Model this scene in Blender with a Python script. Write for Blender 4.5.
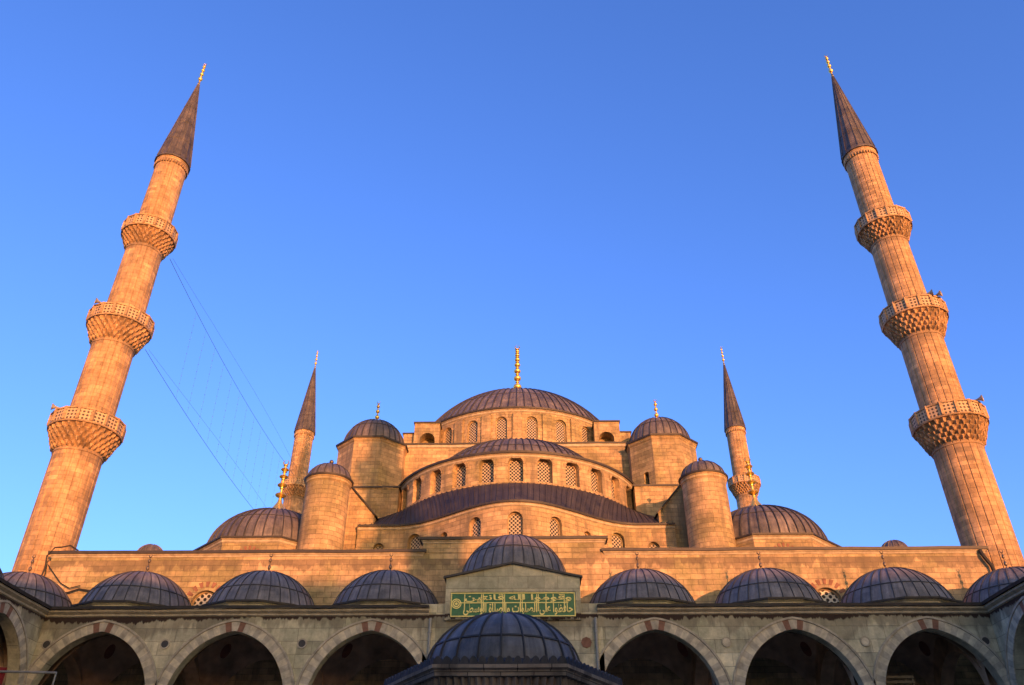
import bpy, math, random
from mathutils import Vector, Matrix
S = bpy.context.scene
for o in list(bpy.data.objects): bpy.data.objects.remove(o)
C = S.collection
R = math.radians
PI = math.pi
random.seed(7)

# ------------------------------------------------------------------ camera, sky, sun
cd = bpy.data.cameras.new('camera'); cam = bpy.data.objects.new('camera', cd); C.objects.link(cam)
S.camera = cam
cd.sensor_width = 36; cd.lens = 28.44; cd.clip_start = 0.1; cd.clip_end = 6000
cam.location = (0.60, 0, 1.6)
cam.rotation_euler = (R(90 + 33.437), 0, R(0.914))

SKY_BLUE, SKY_WARM = (.72, 1.08, 2.3, 1), (1.7, 1.35, 1.0, 1)
SUN_EL, SUN_AZ = 4.0, 25.0           # azimuth: degrees to the right of straight behind the viewer
sd = Vector((math.sin(R(SUN_AZ)) * math.cos(R(SUN_EL)), -math.cos(R(SUN_AZ)) * math.cos(R(SUN_EL)), math.sin(R(SUN_EL))))
w = bpy.data.worlds.new('World'); S.world = w; w.use_nodes = True
nt = w.node_tree; bg = nt.nodes['Background']
sky = nt.nodes.new('ShaderNodeTexSky'); sky.sky_type = 'NISHITA'; sky.sun_disc = False
sky.sun_elevation = R(SUN_EL)
sky.sun_rotation = math.atan2(sd.x, sd.y)
sky.air_density = 1.0; sky.dust_density = 0.9; sky.ozone_density = 1.6; sky.altitude = 50
tint = nt.nodes.new('ShaderNodeMix'); tint.data_type = 'RGBA'; tint.blend_type = 'MULTIPLY'; tint.inputs[0].default_value = 1
tint.inputs[7].default_value = (.72, 1.12, 2.05, 1)
nt.links.new(sky.outputs[0], tint.inputs[6]); nt.links.new(tint.outputs[2], bg.inputs[0])
# deep blue away from the sun, warm glow of the low sun on its own side of the sky
tc = nt.nodes.new('ShaderNodeTexCoord'); dp = nt.nodes.new('ShaderNodeVectorMath'); dp.operation = 'DOT_PRODUCT'
dp.inputs[1].default_value = sd; nt.links.new(tc.outputs['Generated'], dp.inputs[0])
mr_ = nt.nodes.new('ShaderNodeMapRange'); nt.links.new(dp.outputs['Value'], mr_.inputs[0])
mr_.inputs[1].default_value = 0.0; mr_.inputs[2].default_value = 0.8
tm = nt.nodes.new('ShaderNodeMix'); tm.data_type = 'RGBA'; nt.links.new(mr_.outputs[0], tm.inputs[0])
tm.inputs[6].default_value = SKY_BLUE; tm.inputs[7].default_value = SKY_WARM
nt.links.new(tm.outputs[2], tint.inputs[7]); bg.inputs[1].default_value = 0.15
sl = bpy.data.lights.new('sun', 'SUN'); so = bpy.data.objects.new('sun', sl); C.objects.link(so)
sl.energy = 3.1; sl.angle = R(0.5); sl.color = (1.0, 0.375, 0.14)
so.rotation_euler = sd.to_track_quat('Z', 'Y').to_euler()
so.location = sd * 300
S.view_settings.view_transform = 'Standard'; S.view_settings.look = 'None'
S.view_settings.exposure = 1.2; S.view_settings.gamma = 1.0
S.render.engine = 'CYCLES'
S.cycles.max_bounces = 6

# ------------------------------------------------------------------ helpers
class MB:
    def __init__(s): s.v = []; s.f = []; s.uv = []; s.m = []
    def add(s, pts, uvs=None, m=0):
        b = len(s.v); s.v += [tuple(p) for p in pts]; s.f.append(tuple(range(b, b + len(pts)))); s.m.append(m)
        if uvs is None:
            a = Vector(pts[0]); n = (Vector(pts[1]) - a).cross(Vector(pts[2]) - a)
            if abs(n.z) > max(abs(n.x), abs(n.y)): uvs = [(p[0], p[1]) for p in pts]
            elif abs(n.x) > abs(n.y): uvs = [(p[1], p[2]) for p in pts]
            else: uvs = [(p[0], p[2]) for p in pts]
        s.uv += list(uvs)
    def box(s, x0, x1, y0, y1, z0, z1, m=0):
        P = lambda a, b, c: ((x0, x1)[a], (y0, y1)[b], (z0, z1)[c])
        for q in (((0,0,0),(1,0,0),(1,0,1),(0,0,1)), ((1,1,0),(0,1,0),(0,1,1),(1,1,1)), ((0,1,0),(0,0,0),(0,0,1),(0,1,1)),
                  ((1,0,0),(1,1,0),(1,1,1),(1,0,1)), ((0,0,1),(1,0,1),(1,1,1),(0,1,1)), ((0,1,0),(1,1,0),(1,0,0),(0,0,0))):
            s.add([P(*k) for k in q], None, m)
    def sweep(s, path, prof, m=0, smooth=False):
        """prof: list of (outward offset, z) swept along the path"""
        def jit(x, y, k):
            q = math.sin(x * 12.9898 + y * 78.233 + k * 37.7) * 43758.5453; return (q - math.floor(q) - .5)
        for i in range(len(path.p) - 1):
            LS = path.s[i + 1] - path.s[i]; nsub = max(1, int(LS / 1.3)); wob = .035 if LS > 2.5 else 0
            for q_ in range(nsub):
                f0, f1 = q_ / nsub, (q_ + 1) / nsub; u0 = path.s[i] + LS * f0; u1 = path.s[i] + LS * f1; L = 0
                def pt(f, off_, z):
                    A_ = Vector(path.off(i, off_, z)); B_ = Vector(path.off(i + 1, off_, z)); v = A_.lerp(B_, f)
                    if wob and 0 < f < 1:
                        c_ = path.p[i].lerp(path.p[i + 1], f); v.z += wob * jit(c_.x, c_.y, 0)
                        nn_ = path.o[i] ; w2 = wob * .8 * jit(c_.x, c_.y, 1); v.x += nn_.x * w2; v.y += nn_.y * w2
                    return tuple(v)
                for k in range(len(prof) - 1):
                    (a, za), (b, zb) = prof[k], prof[k + 1]
                    L2 = L + math.hypot(b - a, zb - za); vert = abs(zb - za) > abs(b - a)
                    s.add([pt(f0, a, za), pt(f1, a, za), pt(f1, b, zb), pt(f0, b, zb)],
                          [(u0, za if vert else L), (u1, za if vert else L), (u1, zb if vert else L2), (u0, zb if vert else L2)], m)
                    L = L2
    def lathe(s, prof, n, cx=0, cy=0, a0=0, a1=2 * PI, m=0, mod=None, uvr=None):
        for i in range(n):
            t0 = a0 + (a1 - a0) * i / n; t1 = a0 + (a1 - a0) * (i + 1) / n; L = 0
            for k in range(len(prof) - 1):
                (ra, za), (rb, zb) = prof[k], prof[k + 1]
                L2 = L + math.hypot(rb - ra, zb - za); R0 = uvr or max(ra, rb)
                q = []
                for (t, r, z, kk) in ((t0, ra, za, k), (t1, ra, za, k), (t1, rb, zb, k + 1), (t0, rb, zb, k + 1)):
                    rr = r + (mod(t, kk) if mod else 0)
                    q.append((cx + rr * math.sin(t), cy - rr * math.cos(t), z))
                uv = [(t0 * R0, L + prof[0][1]), (t1 * R0, L + prof[0][1]), (t1 * R0, L2 + prof[0][1]), (t0 * R0, L2 + prof[0][1])]
                if rb < 1e-5: q = q[:3]; uv = uv[:3]
                elif ra < 1e-5: q = [q[0], q[2], q[3]]; uv = [uv[0], uv[2], uv[3]]
                s.add(q, uv, m)
                L = L2
    def tube(s, pts, r, n=5, m=0):
        pts = [Vector(p) for p in pts]; rings = []
        for i, p in enumerate(pts):
            d = (pts[min(i + 1, len(pts) - 1)] - pts[max(i - 1, 0)]).normalized()
            a = d.cross(Vector((0, 0, 1)) if abs(d.z) < .9 else Vector((1, 0, 0))).normalized(); b = d.cross(a)
            rr = r[i] if isinstance(r, (list, tuple)) else r
            rings.append([p + (a * math.cos(2*PI*k/n) + b * math.sin(2*PI*k/n)) * rr for k in range(n)])
        for i in range(len(rings) - 1):
            for k in range(n):
                s.add([rings[i][k], rings[i][(k+1) % n], rings[i+1][(k+1) % n], rings[i+1][k]], None, m)
        s.add(rings[0][::-1], None, m); s.add(rings[-1], None, m)
    def build(s, name, mats, parent=None, smooth=False, angle=30, merge=True):
        me = bpy.data.meshes.new(name)
        me.from_pydata(s.v, [], s.f); uvl = me.uv_layers.new(name='UVMap')
        flat = [c for uv in s.uv for c in uv]; uvl.data.foreach_set('uv', flat)
        if not isinstance(mats, (list, tuple)): mats = [mats]
        for mm in mats: me.materials.append(mm)
        me.polygons.foreach_set('material_index', s.m)
        if merge:
            import bmesh
            bm = bmesh.new(); bm.from_mesh(me); bmesh.ops.remove_doubles(bm, verts=bm.verts, dist=0.0008)
            bmesh.ops.recalc_face_normals(bm, faces=bm.faces)
            bm.to_mesh(me); bm.free()
        if smooth:
            me.polygons.foreach_set('use_smooth', [True] * len(me.polygons)); me.set_sharp_from_angle(angle=R(angle))
        o = bpy.data.objects.new(name, me); C.objects.link(o)
        if parent: attach(o, parent)
        return o

def world_of(o):
    M = o.matrix_basis
    return world_of(o.parent) @ o.matrix_parent_inverse @ M if o.parent else M
def attach(o, parent):
    o.parent = parent; o.matrix_parent_inverse = world_of(parent).inverted()
def tag(o, label=None, cat=None, group=None, kind=None):
    if label: o['label'] = label
    if cat: o['category'] = cat
    if group: o['group'] = group
    if kind: o['kind'] = kind
    return o
def thing(name, label, cat, loc=(0, 0, 0), group=None):
    o = bpy.data.objects.new(name, None); C.objects.link(o); o.location = loc; o.empty_display_size = .5
    return tag(o, label, cat, group)
def copy_tree(o, parent=None):
    c = o.copy(); C.objects.link(c)
    if parent: c.parent = parent
    for ch in [x for x in list(o.children)]: copy_tree(ch, c)
    return c
def inst(src, M, parent, name=None):
    """another object sharing src's mesh, at world matrix M under parent"""
    o = bpy.data.objects.new(name or src.name.split('.')[0], src.data); C.objects.link(o)
    o.matrix_basis = M; attach(o, parent); return o

class Path:
    """plan polyline; walking along it the outside is on the right hand"""
    def __init__(s, pts, closed=False):
        pts = [Vector((p[0], p[1])) for p in pts]
        if closed: pts.append(pts[0].copy())
        s.p = pts; n = len(pts); s.s = [0]
        for i in range(n - 1): s.s.append(s.s[-1] + (pts[i+1] - pts[i]).length)
        s.o = []
        for i in range(n):
            d0 = (pts[i] - pts[i-1]).normalized() if i else None
            d1 = (pts[i+1] - pts[i]).normalized() if i < n - 1 else None
            if closed and i == 0: d0 = (pts[-1] - pts[-2]).normalized()
            if closed and i == n - 1: d1 = (pts[1] - pts[0]).normalized()
            d0 = d0 or d1; d1 = d1 or d0
            n0 = Vector((d0.y, -d0.x)); n1 = Vector((d1.y, -d1.x)); mm = (n0 + n1).normalized()
            s.o.append(mm / max(.3, mm.dot(n0)))
    def off(s, i, d, z):
        q = s.p[i] + s.o[i] * d; return (q.x, q.y, z)
    def at(s, u, d, z):
        for i in range(len(s.p) - 1):
            if u <= s.s[i+1] + 1e-6 or i == len(s.p) - 2:
                t = (u - s.s[i]) / max(1e-9, s.s[i+1] - s.s[i])
                a = Vector(s.off(i, d, z)); b = Vector(s.off(i+1, d, z)); return tuple(a.lerp(b, t))
    def frame(s, u, d, z):
        """matrix: x along wall (left to right seen from outside), -y outwards"""
        a = Vector(s.at(max(0, u - .05), 0, 0)); b = Vector(s.at(min(s.s[-1], u + .05), 0, 0)); x = (b - a).normalized()
        y = Vector((0, 0, 1)).cross(x); M = Matrix((x, y, Vector((0, 0, 1)))).transposed().to_4x4()
        M.translation = s.at(u, d, z); return M
def arc(cx, cy, r, a0, a1, n):
    """angles from the -y direction, positive towards +x"""
    return [(cx + r * math.sin(R(a0 + (a1-a0)*i/n)), cy - r * math.cos(R(a0 + (a1-a0)*i/n))) for i in range(n + 1)]
def ngon(cx, cy, r, n, rot=0):
    """r: inradius; a flat face looks to -y; counter-clockwise"""
    q = r / math.cos(PI / n)
    return [(cx + q * math.sin(2*PI*(i - .5)/n + rot), cy - q * math.cos(2*PI*(i - .5)/n + rot)) for i in range(n)]
def arch_z(x, a, spring, rise):
    """pointed (rise>a) or segmental two-centred arch height at |x|"""
    c = (rise * rise - a * a) / (2 * a)
    if c < 0: c = 0; Rr = a; return spring + rise * math.sqrt(max(0, 1 - (x/a) ** 2))
    Rr = a + c
    return spring + math.sqrt(max(0, Rr * Rr - (abs(x) + c) ** 2))
def wall(mb, path, z0, z1, ops=(), depth=.3, back=False, m=0, mr=None, step=1.6):
    """ops: (u, halfwidth, sill, spring, rise)"""
    if mr is None: mr = m
    cols = set(round(x, 4) for x in path.s)
    for i in range(len(path.s) - 1):
        k = max(1, int((path.s[i+1] - path.s[i]) / step))
        for j in range(k): cols.add(round(path.s[i] + (path.s[i+1]-path.s[i]) * j / k, 4))
    N = 10
    for (u, a, si, sp, ri) in ops:
        cols = set(c for c in cols if not (u - a + .001 < c < u + a - .001) or c in [round(x, 4) for x in path.s])
        for k in range(2 * N + 1):
            t = -1 + k / N; cols.add(round(u + a * math.sin(t * PI / 2), 4))
    cols = sorted(cols)
    def op_at(u):
        for o in ops:
            if o[0] - o[1] < u < o[0] + o[1]: return o
    for c0, c1 in zip(cols[:-1], cols[1:]):
        if c1 - c0 < 1e-3 and not op_at((c0+c1)/2): pass
        o = op_at((c0 + c1) / 2)
        def face(d, za0, za1, zb0, zb1, mm=m):
            mb.add([path.at(c0, d, za0), path.at(c1, d, za1), path.at(c1, d, zb1), path.at(c0, d, zb0)],
                   [(c0, za0), (c1, za1), (c1, zb1), (c0, zb0)], mm)
        for d in ((0, -depth) if back else (0,)):
            if o is None: face(d, z0, z0, z1, z1)
            else:
                u, a, si, sp, ri = o
                h0 = arch_z(c0 - u, a, sp, ri); h1 = arch_z(c1 - u, a, sp, ri)
                if si > z0 + .001: face(d, z0, z0, si, si)
                face(d, h0, h1, z1, z1)
        if o:
            u, a, si, sp, ri = o
            h0 = arch_z(c0 - u, a, sp, ri); h1 = arch_z(c1 - u, a, sp, ri)
            mb.add([path.at(c0, 0, h0), path.at(c1, 0, h1), path.at(c1, -depth, h1), path.at(c0, -depth, h0)],
                   [(c0, 0), (c1, 0), (c1, depth), (c0, depth)], mr)
            if si > z0 + .001:
                mb.add([path.at(c0, 0, si), path.at(c1, 0, si), path.at(c1, -depth, si), path.at(c0, -depth, si)],
                       [(c0, 0), (c1, 0), (c1, depth), (c0, depth)], mr)
    for (u, a, si, sp, ri) in ops:
        for e in (u - a, u + a):
            b = max(si, z0)
            mb.add([path.at(e, 0, b), path.at(e, -depth, b), path.at(e, -depth, sp), path.at(e, 0, sp)],
                   [(0, b), (depth, b), (depth, sp), (0, sp)], mr)
def archring(mb, path, u, a, spring, rise, thick, proud, n=19, m=(0, 1), red=(8, 9, 10), legs=0, gap=.012, din=0):
    """voussoirs round an arch, each a little block"""
    def pt(k, o):
        # parameter -1..1 over the arch
        t = -1 + 2 * k
        c = max(0, (rise*rise - a*a) / (2*a)); Rr = a + c
        sgn = 1 if t > 0 else -1
        top = math.acos(c / Rr) if c < Rr else 0
        ang = (1 - abs(t)) * top
        rr = Rr + o
        x = rr * math.cos(ang) - c; z = rr * math.sin(ang)
        if rise < a: z = (rise + o) * math.sin((1-abs(t))*PI/2); x = (a + o) * math.cos((1-abs(t))*PI/2)
        if abs(t) < 1e-6: x = 0
        return sgn * x, spring + z
    for i in range(n):
        k0 = i / n; k1 = (i + 1) / n
        sub = [k0 + (k1 - k0) * j / 2 for j in range(3)]
        if k0 < .5 < k1: sub[1] = .5
        mm = m[1] if i in red else m[0]
        g = gap if i % 2 else 0
        for j in range(2):
            q = []
            for (kk, oo) in ((sub[j], 0.003), (sub[j+1], 0.003), (sub[j+1], thick), (sub[j], thick)):
                x, z = pt(kk, oo); q.append((u + x, z))
            mb.add([path.at(x, proud + g, z) for x, z in q], None, mm)
            mb.add([path.at(q[2][0], proud + g, q[2][1]), path.at(q[3][0], proud + g, q[3][1]), path.at(q[3][0], 0, q[3][1]), path.at(q[2][0], 0, q[2][1])], None, mm)
            mb.add([path.at(q[0][0], proud + g, q[0][1]), path.at(q[1][0], proud + g, q[1][1]), path.at(q[1][0], din, q[1][1]), path.at(q[0][0], din, q[0][1])], None, mm)
def fill(mb, pts, z, m=0):
    mb.add([(p[0], p[1], z) for p in pts], None, m)
def dome(mb, cx, cy, z0, r, h, ribs, a0=0, a1=360, rib_w=.05, rib_h=.05, rings=(.38,), nseg=14, e=1.0, per=2, top=1.0, sm=1, cap=False):
    """lead covered dome with standing seams; angle span in degrees"""
    prof = []
    for k in range(nseg + 1):
        t = PI / 2 * k / nseg * top
        prof.append((r * max(0, math.cos(t)) ** e, z0 + h * math.sin(t)))
    if top == 1.0: prof[-1] = (0, z0 + h)
    if cap:     # segment of a sphere whose skirt flares over the eave
        Rs = (r * r + h * h) / (2 * h); f0 = math.asin(min(1, r / Rs)) if h <= r else PI / 2
        prof = [(r * 1.05, z0 - .02), (r * 1.015, z0 + .05)] + [(Rs * math.sin(f0 * (1 - k / nseg)), z0 + .10 + (Rs * math.cos(f0 * (1 - k / nseg)) - (Rs - h)) * (1 - .1 / h)) for k in range(1, nseg + 1)]
        prof[-1] = (0, z0 + h)
    A0, A1 = R(a0), R(a1)
    mb.lathe(prof, ribs * per, cx, cy, A0, A1, uvr=ribs / (A1 - A0))
    full = abs(a1 - a0 - 360) < 1
    for i in range(ribs if full else ribs + 1):
        t = A0 + (A1 - A0) * i / ribs
        rad = Vector((math.sin(t), -math.cos(t), 0)); tan = Vector((math.cos(t), math.sin(t), 0))
        c = Vector((cx, cy, 0)); L = []
        nn = len(prof) - (2 if ribs > 20 else 1)
        for k in range(nn):
            rr, zz = prof[k]
            r1, z1 = prof[min(k + 1, len(prof) - 1)]; r0_, z0_ = prof[max(k - 1, 0)]
            nv = Vector(((z1 - z0_), -(r1 - r0_))).normalized()
            wd = min(rib_w, rr * .5 * (A1-A0)/ribs)
            base = c + rad * rr + Vector((0, 0, zz)); up = (rad * nv.x + Vector((0, 0, nv.y))) * rib_h
            L.append((base - tan * wd/2, base - tan * wd/3 + up, base + tan * wd/3 + up, base + tan * wd/2))
        for k in range(len(L) - 1):
            for j in range(3):
                mb.add([L[k][j], L[k][j+1], L[k+1][j+1], L[k+1][j]], [(0.5, 0)] * 4, sm)
    for f in rings:
        t = PI / 2 * f; rr = r * math.cos(t) ** e; zz = z0 + h * math.sin(t)
        if cap: rr, zz = prof[1 + int(f * nseg)]
        mb.lathe([(rr + .01, zz - .035), (rr + .045, zz - .02), (rr + .03, zz + .02), (rr - .03, zz + .035)], ribs * per, cx, cy, A0, A1, m=sm, uvr=ribs / (A1 - A0))

# ------------------------------------------------------------------ materials
def new_mat(name, rough=.85):
    m = bpy.data.materials.new(name); m.use_nodes = True; n = m.node_tree; b = n.nodes['Principled BSDF']
    b.inputs['Roughness'].default_value = rough
    return m, n, b
def N(n, t, **kw):
    x = n.nodes.new(t)
    for k, v in kw.items(): setattr(x, k, v)
    return x
def mixc(n, fac, a, b, mode='MIX'):
    x = N(n, 'ShaderNodeMix', data_type='RGBA', blend_type=mode)
    for sock, v in ((x.inputs[0], fac), (x.inputs[6], a), (x.inputs[7], b)):
        if hasattr(v, 'is_linked'): n.links.new(v, sock)
        elif isinstance(v, tuple): sock.default_value = (*v, 1) if len(v) == 3 else v
        else: sock.default_value = v
    return x.outputs[2]
def ramp(n, src, p0, p1, c0=(0, 0, 0), c1=(1, 1, 1)):
    r = N(n, 'ShaderNodeValToRGB'); r.color_ramp.elements[0].position = p0; r.color_ramp.elements[1].position = p1
    r.color_ramp.elements[0].color = (*c0, 1); r.color_ramp.elements[1].color = (*c1, 1)
    n.links.new(src, r.inputs[0]); return r.outputs[0]
def noise(n, src, scale, detail=4, rough=.6, scl=(1, 1, 1)):
    mp = N(n, 'ShaderNodeMapping'); mp.inputs['Scale'].default_value = scl; n.links.new(src, mp.inputs[0])
    t = N(n, 'ShaderNodeTexNoise'); t.inputs['Scale'].default_value = scale; t.inputs['Detail'].default_value = detail
    t.inputs['Roughness'].default_value = rough; n.links.new(mp.outputs[0], t.inputs['Vector']); return t.outputs['Fac']
def math_(n, op, a, b=None):
    x = N(n, 'ShaderNodeMath', operation=op)
    for s_, v in ((x.inputs[0], a), (x.inputs[1], b)):
        if v is None: continue
        if hasattr(v, 'is_linked'): n.links.new(v, s_)
        else: s_.default_value = v
    return x.outputs[0]
def stone(name, c1, c2, mortar, bw=1.05, bh=.42, stain=(.16, .13, .10), stain_amt=.55, patch=None, bands=(), bump=.6, msize=.012):
    m, n, b = new_mat(name, .88)
    uv = N(n, 'ShaderNodeTexCoord').outputs['UV']; pos = N(n, 'ShaderNodeNewGeometry').outputs['Position']
    br = N(n, 'ShaderNodeTexBrick'); n.links.new(uv, br.inputs['Vector'])
    br.offset = .5; br.inputs['Color1'].default_value = (*c1, 1); br.inputs['Color2'].default_value = (*c2, 1)
    br.inputs['Mortar'].default_value = (*mortar, 1); br.inputs['Scale'].default_value = 1
    br.inputs['Brick Width'].default_value = bw; br.inputs['Row Height'].default_value = bh
    br.inputs['Mortar Size'].default_value = msize; br.inputs['Mortar Smooth'].default_value = .3; br.inputs['Bias'].default_value = 0
    # a second, larger bond gives odd blocks their own tone
    br2 = N(n, 'ShaderNodeTexBrick'); n.links.new(uv, br2.inputs['Vector']); br2.offset = .37
    br2.inputs['Color1'].default_value = (.66, .65, .62, 1); br2.inputs['Color2'].default_value = (1.28, 1.22, 1.14, 1)
    br2.inputs['Mortar'].default_value = (1, 1, 1, 1); br2.inputs['Scale'].default_value = 1
    br2.inputs['Brick Width'].default_value = bw * 1.7; br2.inputs['Row Height'].default_value = bh
    br2.inputs['Mortar Size'].default_value = 0
    col = mixc(n, .75, br.outputs['Color'], br2.outputs['Color'], 'MULTIPLY')
    big = ramp(n, noise(n, pos, .22, 6, .7), .44, .60)
    col = mixc(n, big, col, mixc(n, .8, col, patch or (.95, .8, .72), 'MULTIPLY'))
    fine = noise(n, pos, 2.6, 6, .7)
    mid = noise(n, pos, .75, 7, .72)
    col = mixc(n, .85, col, ramp(n, mid, .36, .62, (.70, .71, .70), (1.22, 1.20, 1.17)), 'MULTIPLY')
    col = mixc(n, .5, col, ramp(n, fine, .32, .68, (.6, .6, .6), (1.32, 1.3, 1.28)), 'MULTIPLY')
    streak = noise(n, pos, 1.0, 5, .65, (1.3, 1.3, .16))
    sfac = math_(n, 'MULTIPLY', ramp(n, streak, .50, .64), stain_amt)
    col = mixc(n, sfac, col, stain)
    z = N(n, 'ShaderNodeSeparateXYZ'); n.links.new(pos, z.inputs[0])
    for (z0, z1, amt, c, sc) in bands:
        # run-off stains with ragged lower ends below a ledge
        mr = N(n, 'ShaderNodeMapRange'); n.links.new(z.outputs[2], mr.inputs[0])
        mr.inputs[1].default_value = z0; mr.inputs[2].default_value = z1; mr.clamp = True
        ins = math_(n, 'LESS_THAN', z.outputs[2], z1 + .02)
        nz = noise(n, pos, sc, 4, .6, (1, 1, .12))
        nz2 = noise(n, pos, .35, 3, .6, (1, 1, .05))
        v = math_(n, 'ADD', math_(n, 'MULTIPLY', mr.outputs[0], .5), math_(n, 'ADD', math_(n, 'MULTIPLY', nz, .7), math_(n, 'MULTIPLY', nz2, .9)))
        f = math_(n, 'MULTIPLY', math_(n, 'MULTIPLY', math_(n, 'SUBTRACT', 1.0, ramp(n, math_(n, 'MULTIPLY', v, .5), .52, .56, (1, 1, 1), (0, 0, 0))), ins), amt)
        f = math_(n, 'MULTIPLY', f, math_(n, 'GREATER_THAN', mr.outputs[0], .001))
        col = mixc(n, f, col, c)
    n.links.new(col, b.inputs['Base Color'])
    bp = N(n, 'ShaderNodeBump'); bp.inputs['Strength'].default_value = bump; bp.inputs['Distance'].default_value = .04
    h = math_(n, 'ADD', math_(n, 'MULTIPLY', br.outputs['Fac'], -1.0), math_(n, 'MULTIPLY', fine, .9))
    n.links.new(h, bp.inputs['Height']); n.links.new(bp.outputs[0], b.inputs['Normal'])
    return m
def lead(name, c1, c2, rough=.5, metal=.35, spots=.5):
    m, n, b = new_mat(name, rough)
    uv = N(n, 'ShaderNodeTexCoord').outputs['UV']; pos = N(n, 'ShaderNodeNewGeometry').outputs['Position']
    mp = N(n, 'ShaderNodeMapping'); mp.inputs['Scale'].default_value = (1, .5, 1); n.links.new(uv, mp.inputs[0])
    fl = N(n, 'ShaderNodeVectorMath', operation='FLOOR'); n.links.new(mp.outputs[0], fl.inputs[0])
    wn = N(n, 'ShaderNodeTexWhiteNoise', noise_dimensions='2D'); n.links.new(fl.outputs[0], wn.inputs['Vector'])
    col = mixc(n, wn.outputs['Value'], c1, c2)
    nz = noise(n, pos, .9, 7, .75); col = mixc(n, .9, col, ramp(n, nz, .33, .66, (.42, .42, .45), (1.6, 1.55, 1.5)), 'MULTIPLY')
    n2 = noise(n, uv, 1.0, 5, .7, (3.0, .35, 1)); col = mixc(n, .7, col, ramp(n, n2, .35, .65, (.6, .6, .6), (1.5, 1.48, 1.46)), 'MULTIPLY')
    st = noise(n, uv, 1.6, 6, .7, (4, .5, 1)); col = mixc(n, math_(n, 'MULTIPLY', ramp(n, st, .60, .72), spots), col, (.30, .30, .31))
    n.links.new(col, b.inputs['Base Color'])
    b.inputs['Metallic'].default_value = metal
    n.links.new(ramp(n, nz, .3, .7, (rough - .12,)*3, (rough + .15,)*3), b.inputs['Roughness'])
    bp = N(n, 'ShaderNodeBump'); bp.inputs['Strength'].default_value = .6; bp.inputs['Distance'].default_value = .08
    n.links.new(noise(n, pos, 1.7, 5, .6), bp.inputs['Height']); n.links.new(bp.outputs[0], b.inputs['Normal'])
    return m
def plain(name, c, rough=.7, metal=0, var=.25, sc=4):
    m, n, b = new_mat(name, rough); pos = N(n, 'ShaderNodeNewGeometry').outputs['Position']
    nz = noise(n, pos, sc, 5, .65)
    col = mixc(n, 1.0, c, ramp(n, nz, .3, .7, (1 - var,)*3, (1 + var,)*3), 'MULTIPLY')
    n.links.new(col, b.inputs['Base Color']); b.inputs['Metallic'].default_value = metal
    return m
def lattice(name, bar, hole, pitch=.23, size=.34, rot=45):
    m, n, b = new_mat(name, .7)
    uv = N(n, 'ShaderNodeTexCoord').outputs['UV']
    mp = N(n, 'ShaderNodeMapping'); mp.inputs['Rotation'].default_value = (0, 0, R(rot)); n.links.new(uv, mp.inputs[0])
    v = N(n, 'ShaderNodeTexVoronoi', voronoi_dimensions='2D'); v.inputs['Randomness'].default_value = 0; v.inputs['Scale'].default_value = 1 / pitch
    n.links.new(mp.outputs[0], v.inputs['Vector'])
    f = ramp(n, v.outputs['Distance'], size - .04, size + .04, (1, 1, 1), (0, 0, 0))
    n.links.new(mixc(n, f, bar, hole), b.inputs['Base Color'])
    bp = N(n, 'ShaderNodeBump'); bp.inputs['Strength'].default_value = .8; bp.inputs['Distance'].default_value = .04; bp.invert = True
    n.links.new(f, bp.inputs['Height']); n.links.new(bp.outputs[0], b.inputs['Normal'])
    return m

STONE = stone('warm_limestone', (.50, .37, .23), (.40, .29, .18), (.24, .175, .11), bw=.75, bh=.32, stain=(.17, .135, .09), patch=(.60, .70, .58), msize=.014, stain_amt=.75)
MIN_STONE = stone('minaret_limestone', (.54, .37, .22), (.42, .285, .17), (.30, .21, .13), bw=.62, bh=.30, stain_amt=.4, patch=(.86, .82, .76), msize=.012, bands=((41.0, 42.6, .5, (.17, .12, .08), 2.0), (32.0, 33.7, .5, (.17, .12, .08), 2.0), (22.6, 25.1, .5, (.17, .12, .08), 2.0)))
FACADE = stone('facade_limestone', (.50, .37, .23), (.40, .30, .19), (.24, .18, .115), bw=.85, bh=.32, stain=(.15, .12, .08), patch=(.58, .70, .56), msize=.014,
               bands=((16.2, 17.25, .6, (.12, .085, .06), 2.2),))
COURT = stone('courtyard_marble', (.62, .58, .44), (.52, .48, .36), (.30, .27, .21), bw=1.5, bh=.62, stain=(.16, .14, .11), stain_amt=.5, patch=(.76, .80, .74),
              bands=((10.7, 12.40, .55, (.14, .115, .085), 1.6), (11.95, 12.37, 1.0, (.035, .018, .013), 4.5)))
TRIM = plain('pale_stone_trim', (.40, .34, .25), .8, 0, .3, 3)
VOUSS = plain('voussoir_stone', (.56, .48, .35), .85, 0, .35, 2.5)
VOUSS2 = plain('grey_voussoir_stone', (.42, .36, .28), .85, 0, .35, 2.5)
RED = plain('red_stone', (.22, .105, .07), .85, 0, .3, 4)
LEAD = lead('weathered_lead', (.11, .108, .122), (.155, .15, .165), .58, .08, .45)
LEAD_HI = lead('hall_dome_lead', (.095, .088, .095), (.14, .125, .13), .55, .12, .3)  # lead of the hall's own domes, slightly darker and warmer than the court's
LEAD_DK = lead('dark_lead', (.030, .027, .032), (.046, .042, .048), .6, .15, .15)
CONE = lead('cone_lead', (.06, .055, .062), (.09, .082, .09), .6, .1, .2)
SEAM = plain('oxidised_seam', (.045, .043, .05), .6, .1, .4, 2)
EDGE = plain('lead_edge', (.045, .04, .042), .6, .1, .3, 3)
GOLD = plain('gilded_copper', (1.0, .68, .18), .33, .85, .12, 6)
TARN = plain('tarnished_bronze', (.16, .13, .10), .45, .8, .3, 6)
LATT = lattice('window_lattice', (.46, .39, .31), (.022, .022, .026), .19, .40)
LATT2 = lattice('white_window_lattice', (.62, .58, .52), (.02, .02, .025), .27, .36)
PIERCED = lattice('pierced_parapet', (.50, .36, .22), (.07, .05, .035), .24, .30, 0)
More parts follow.
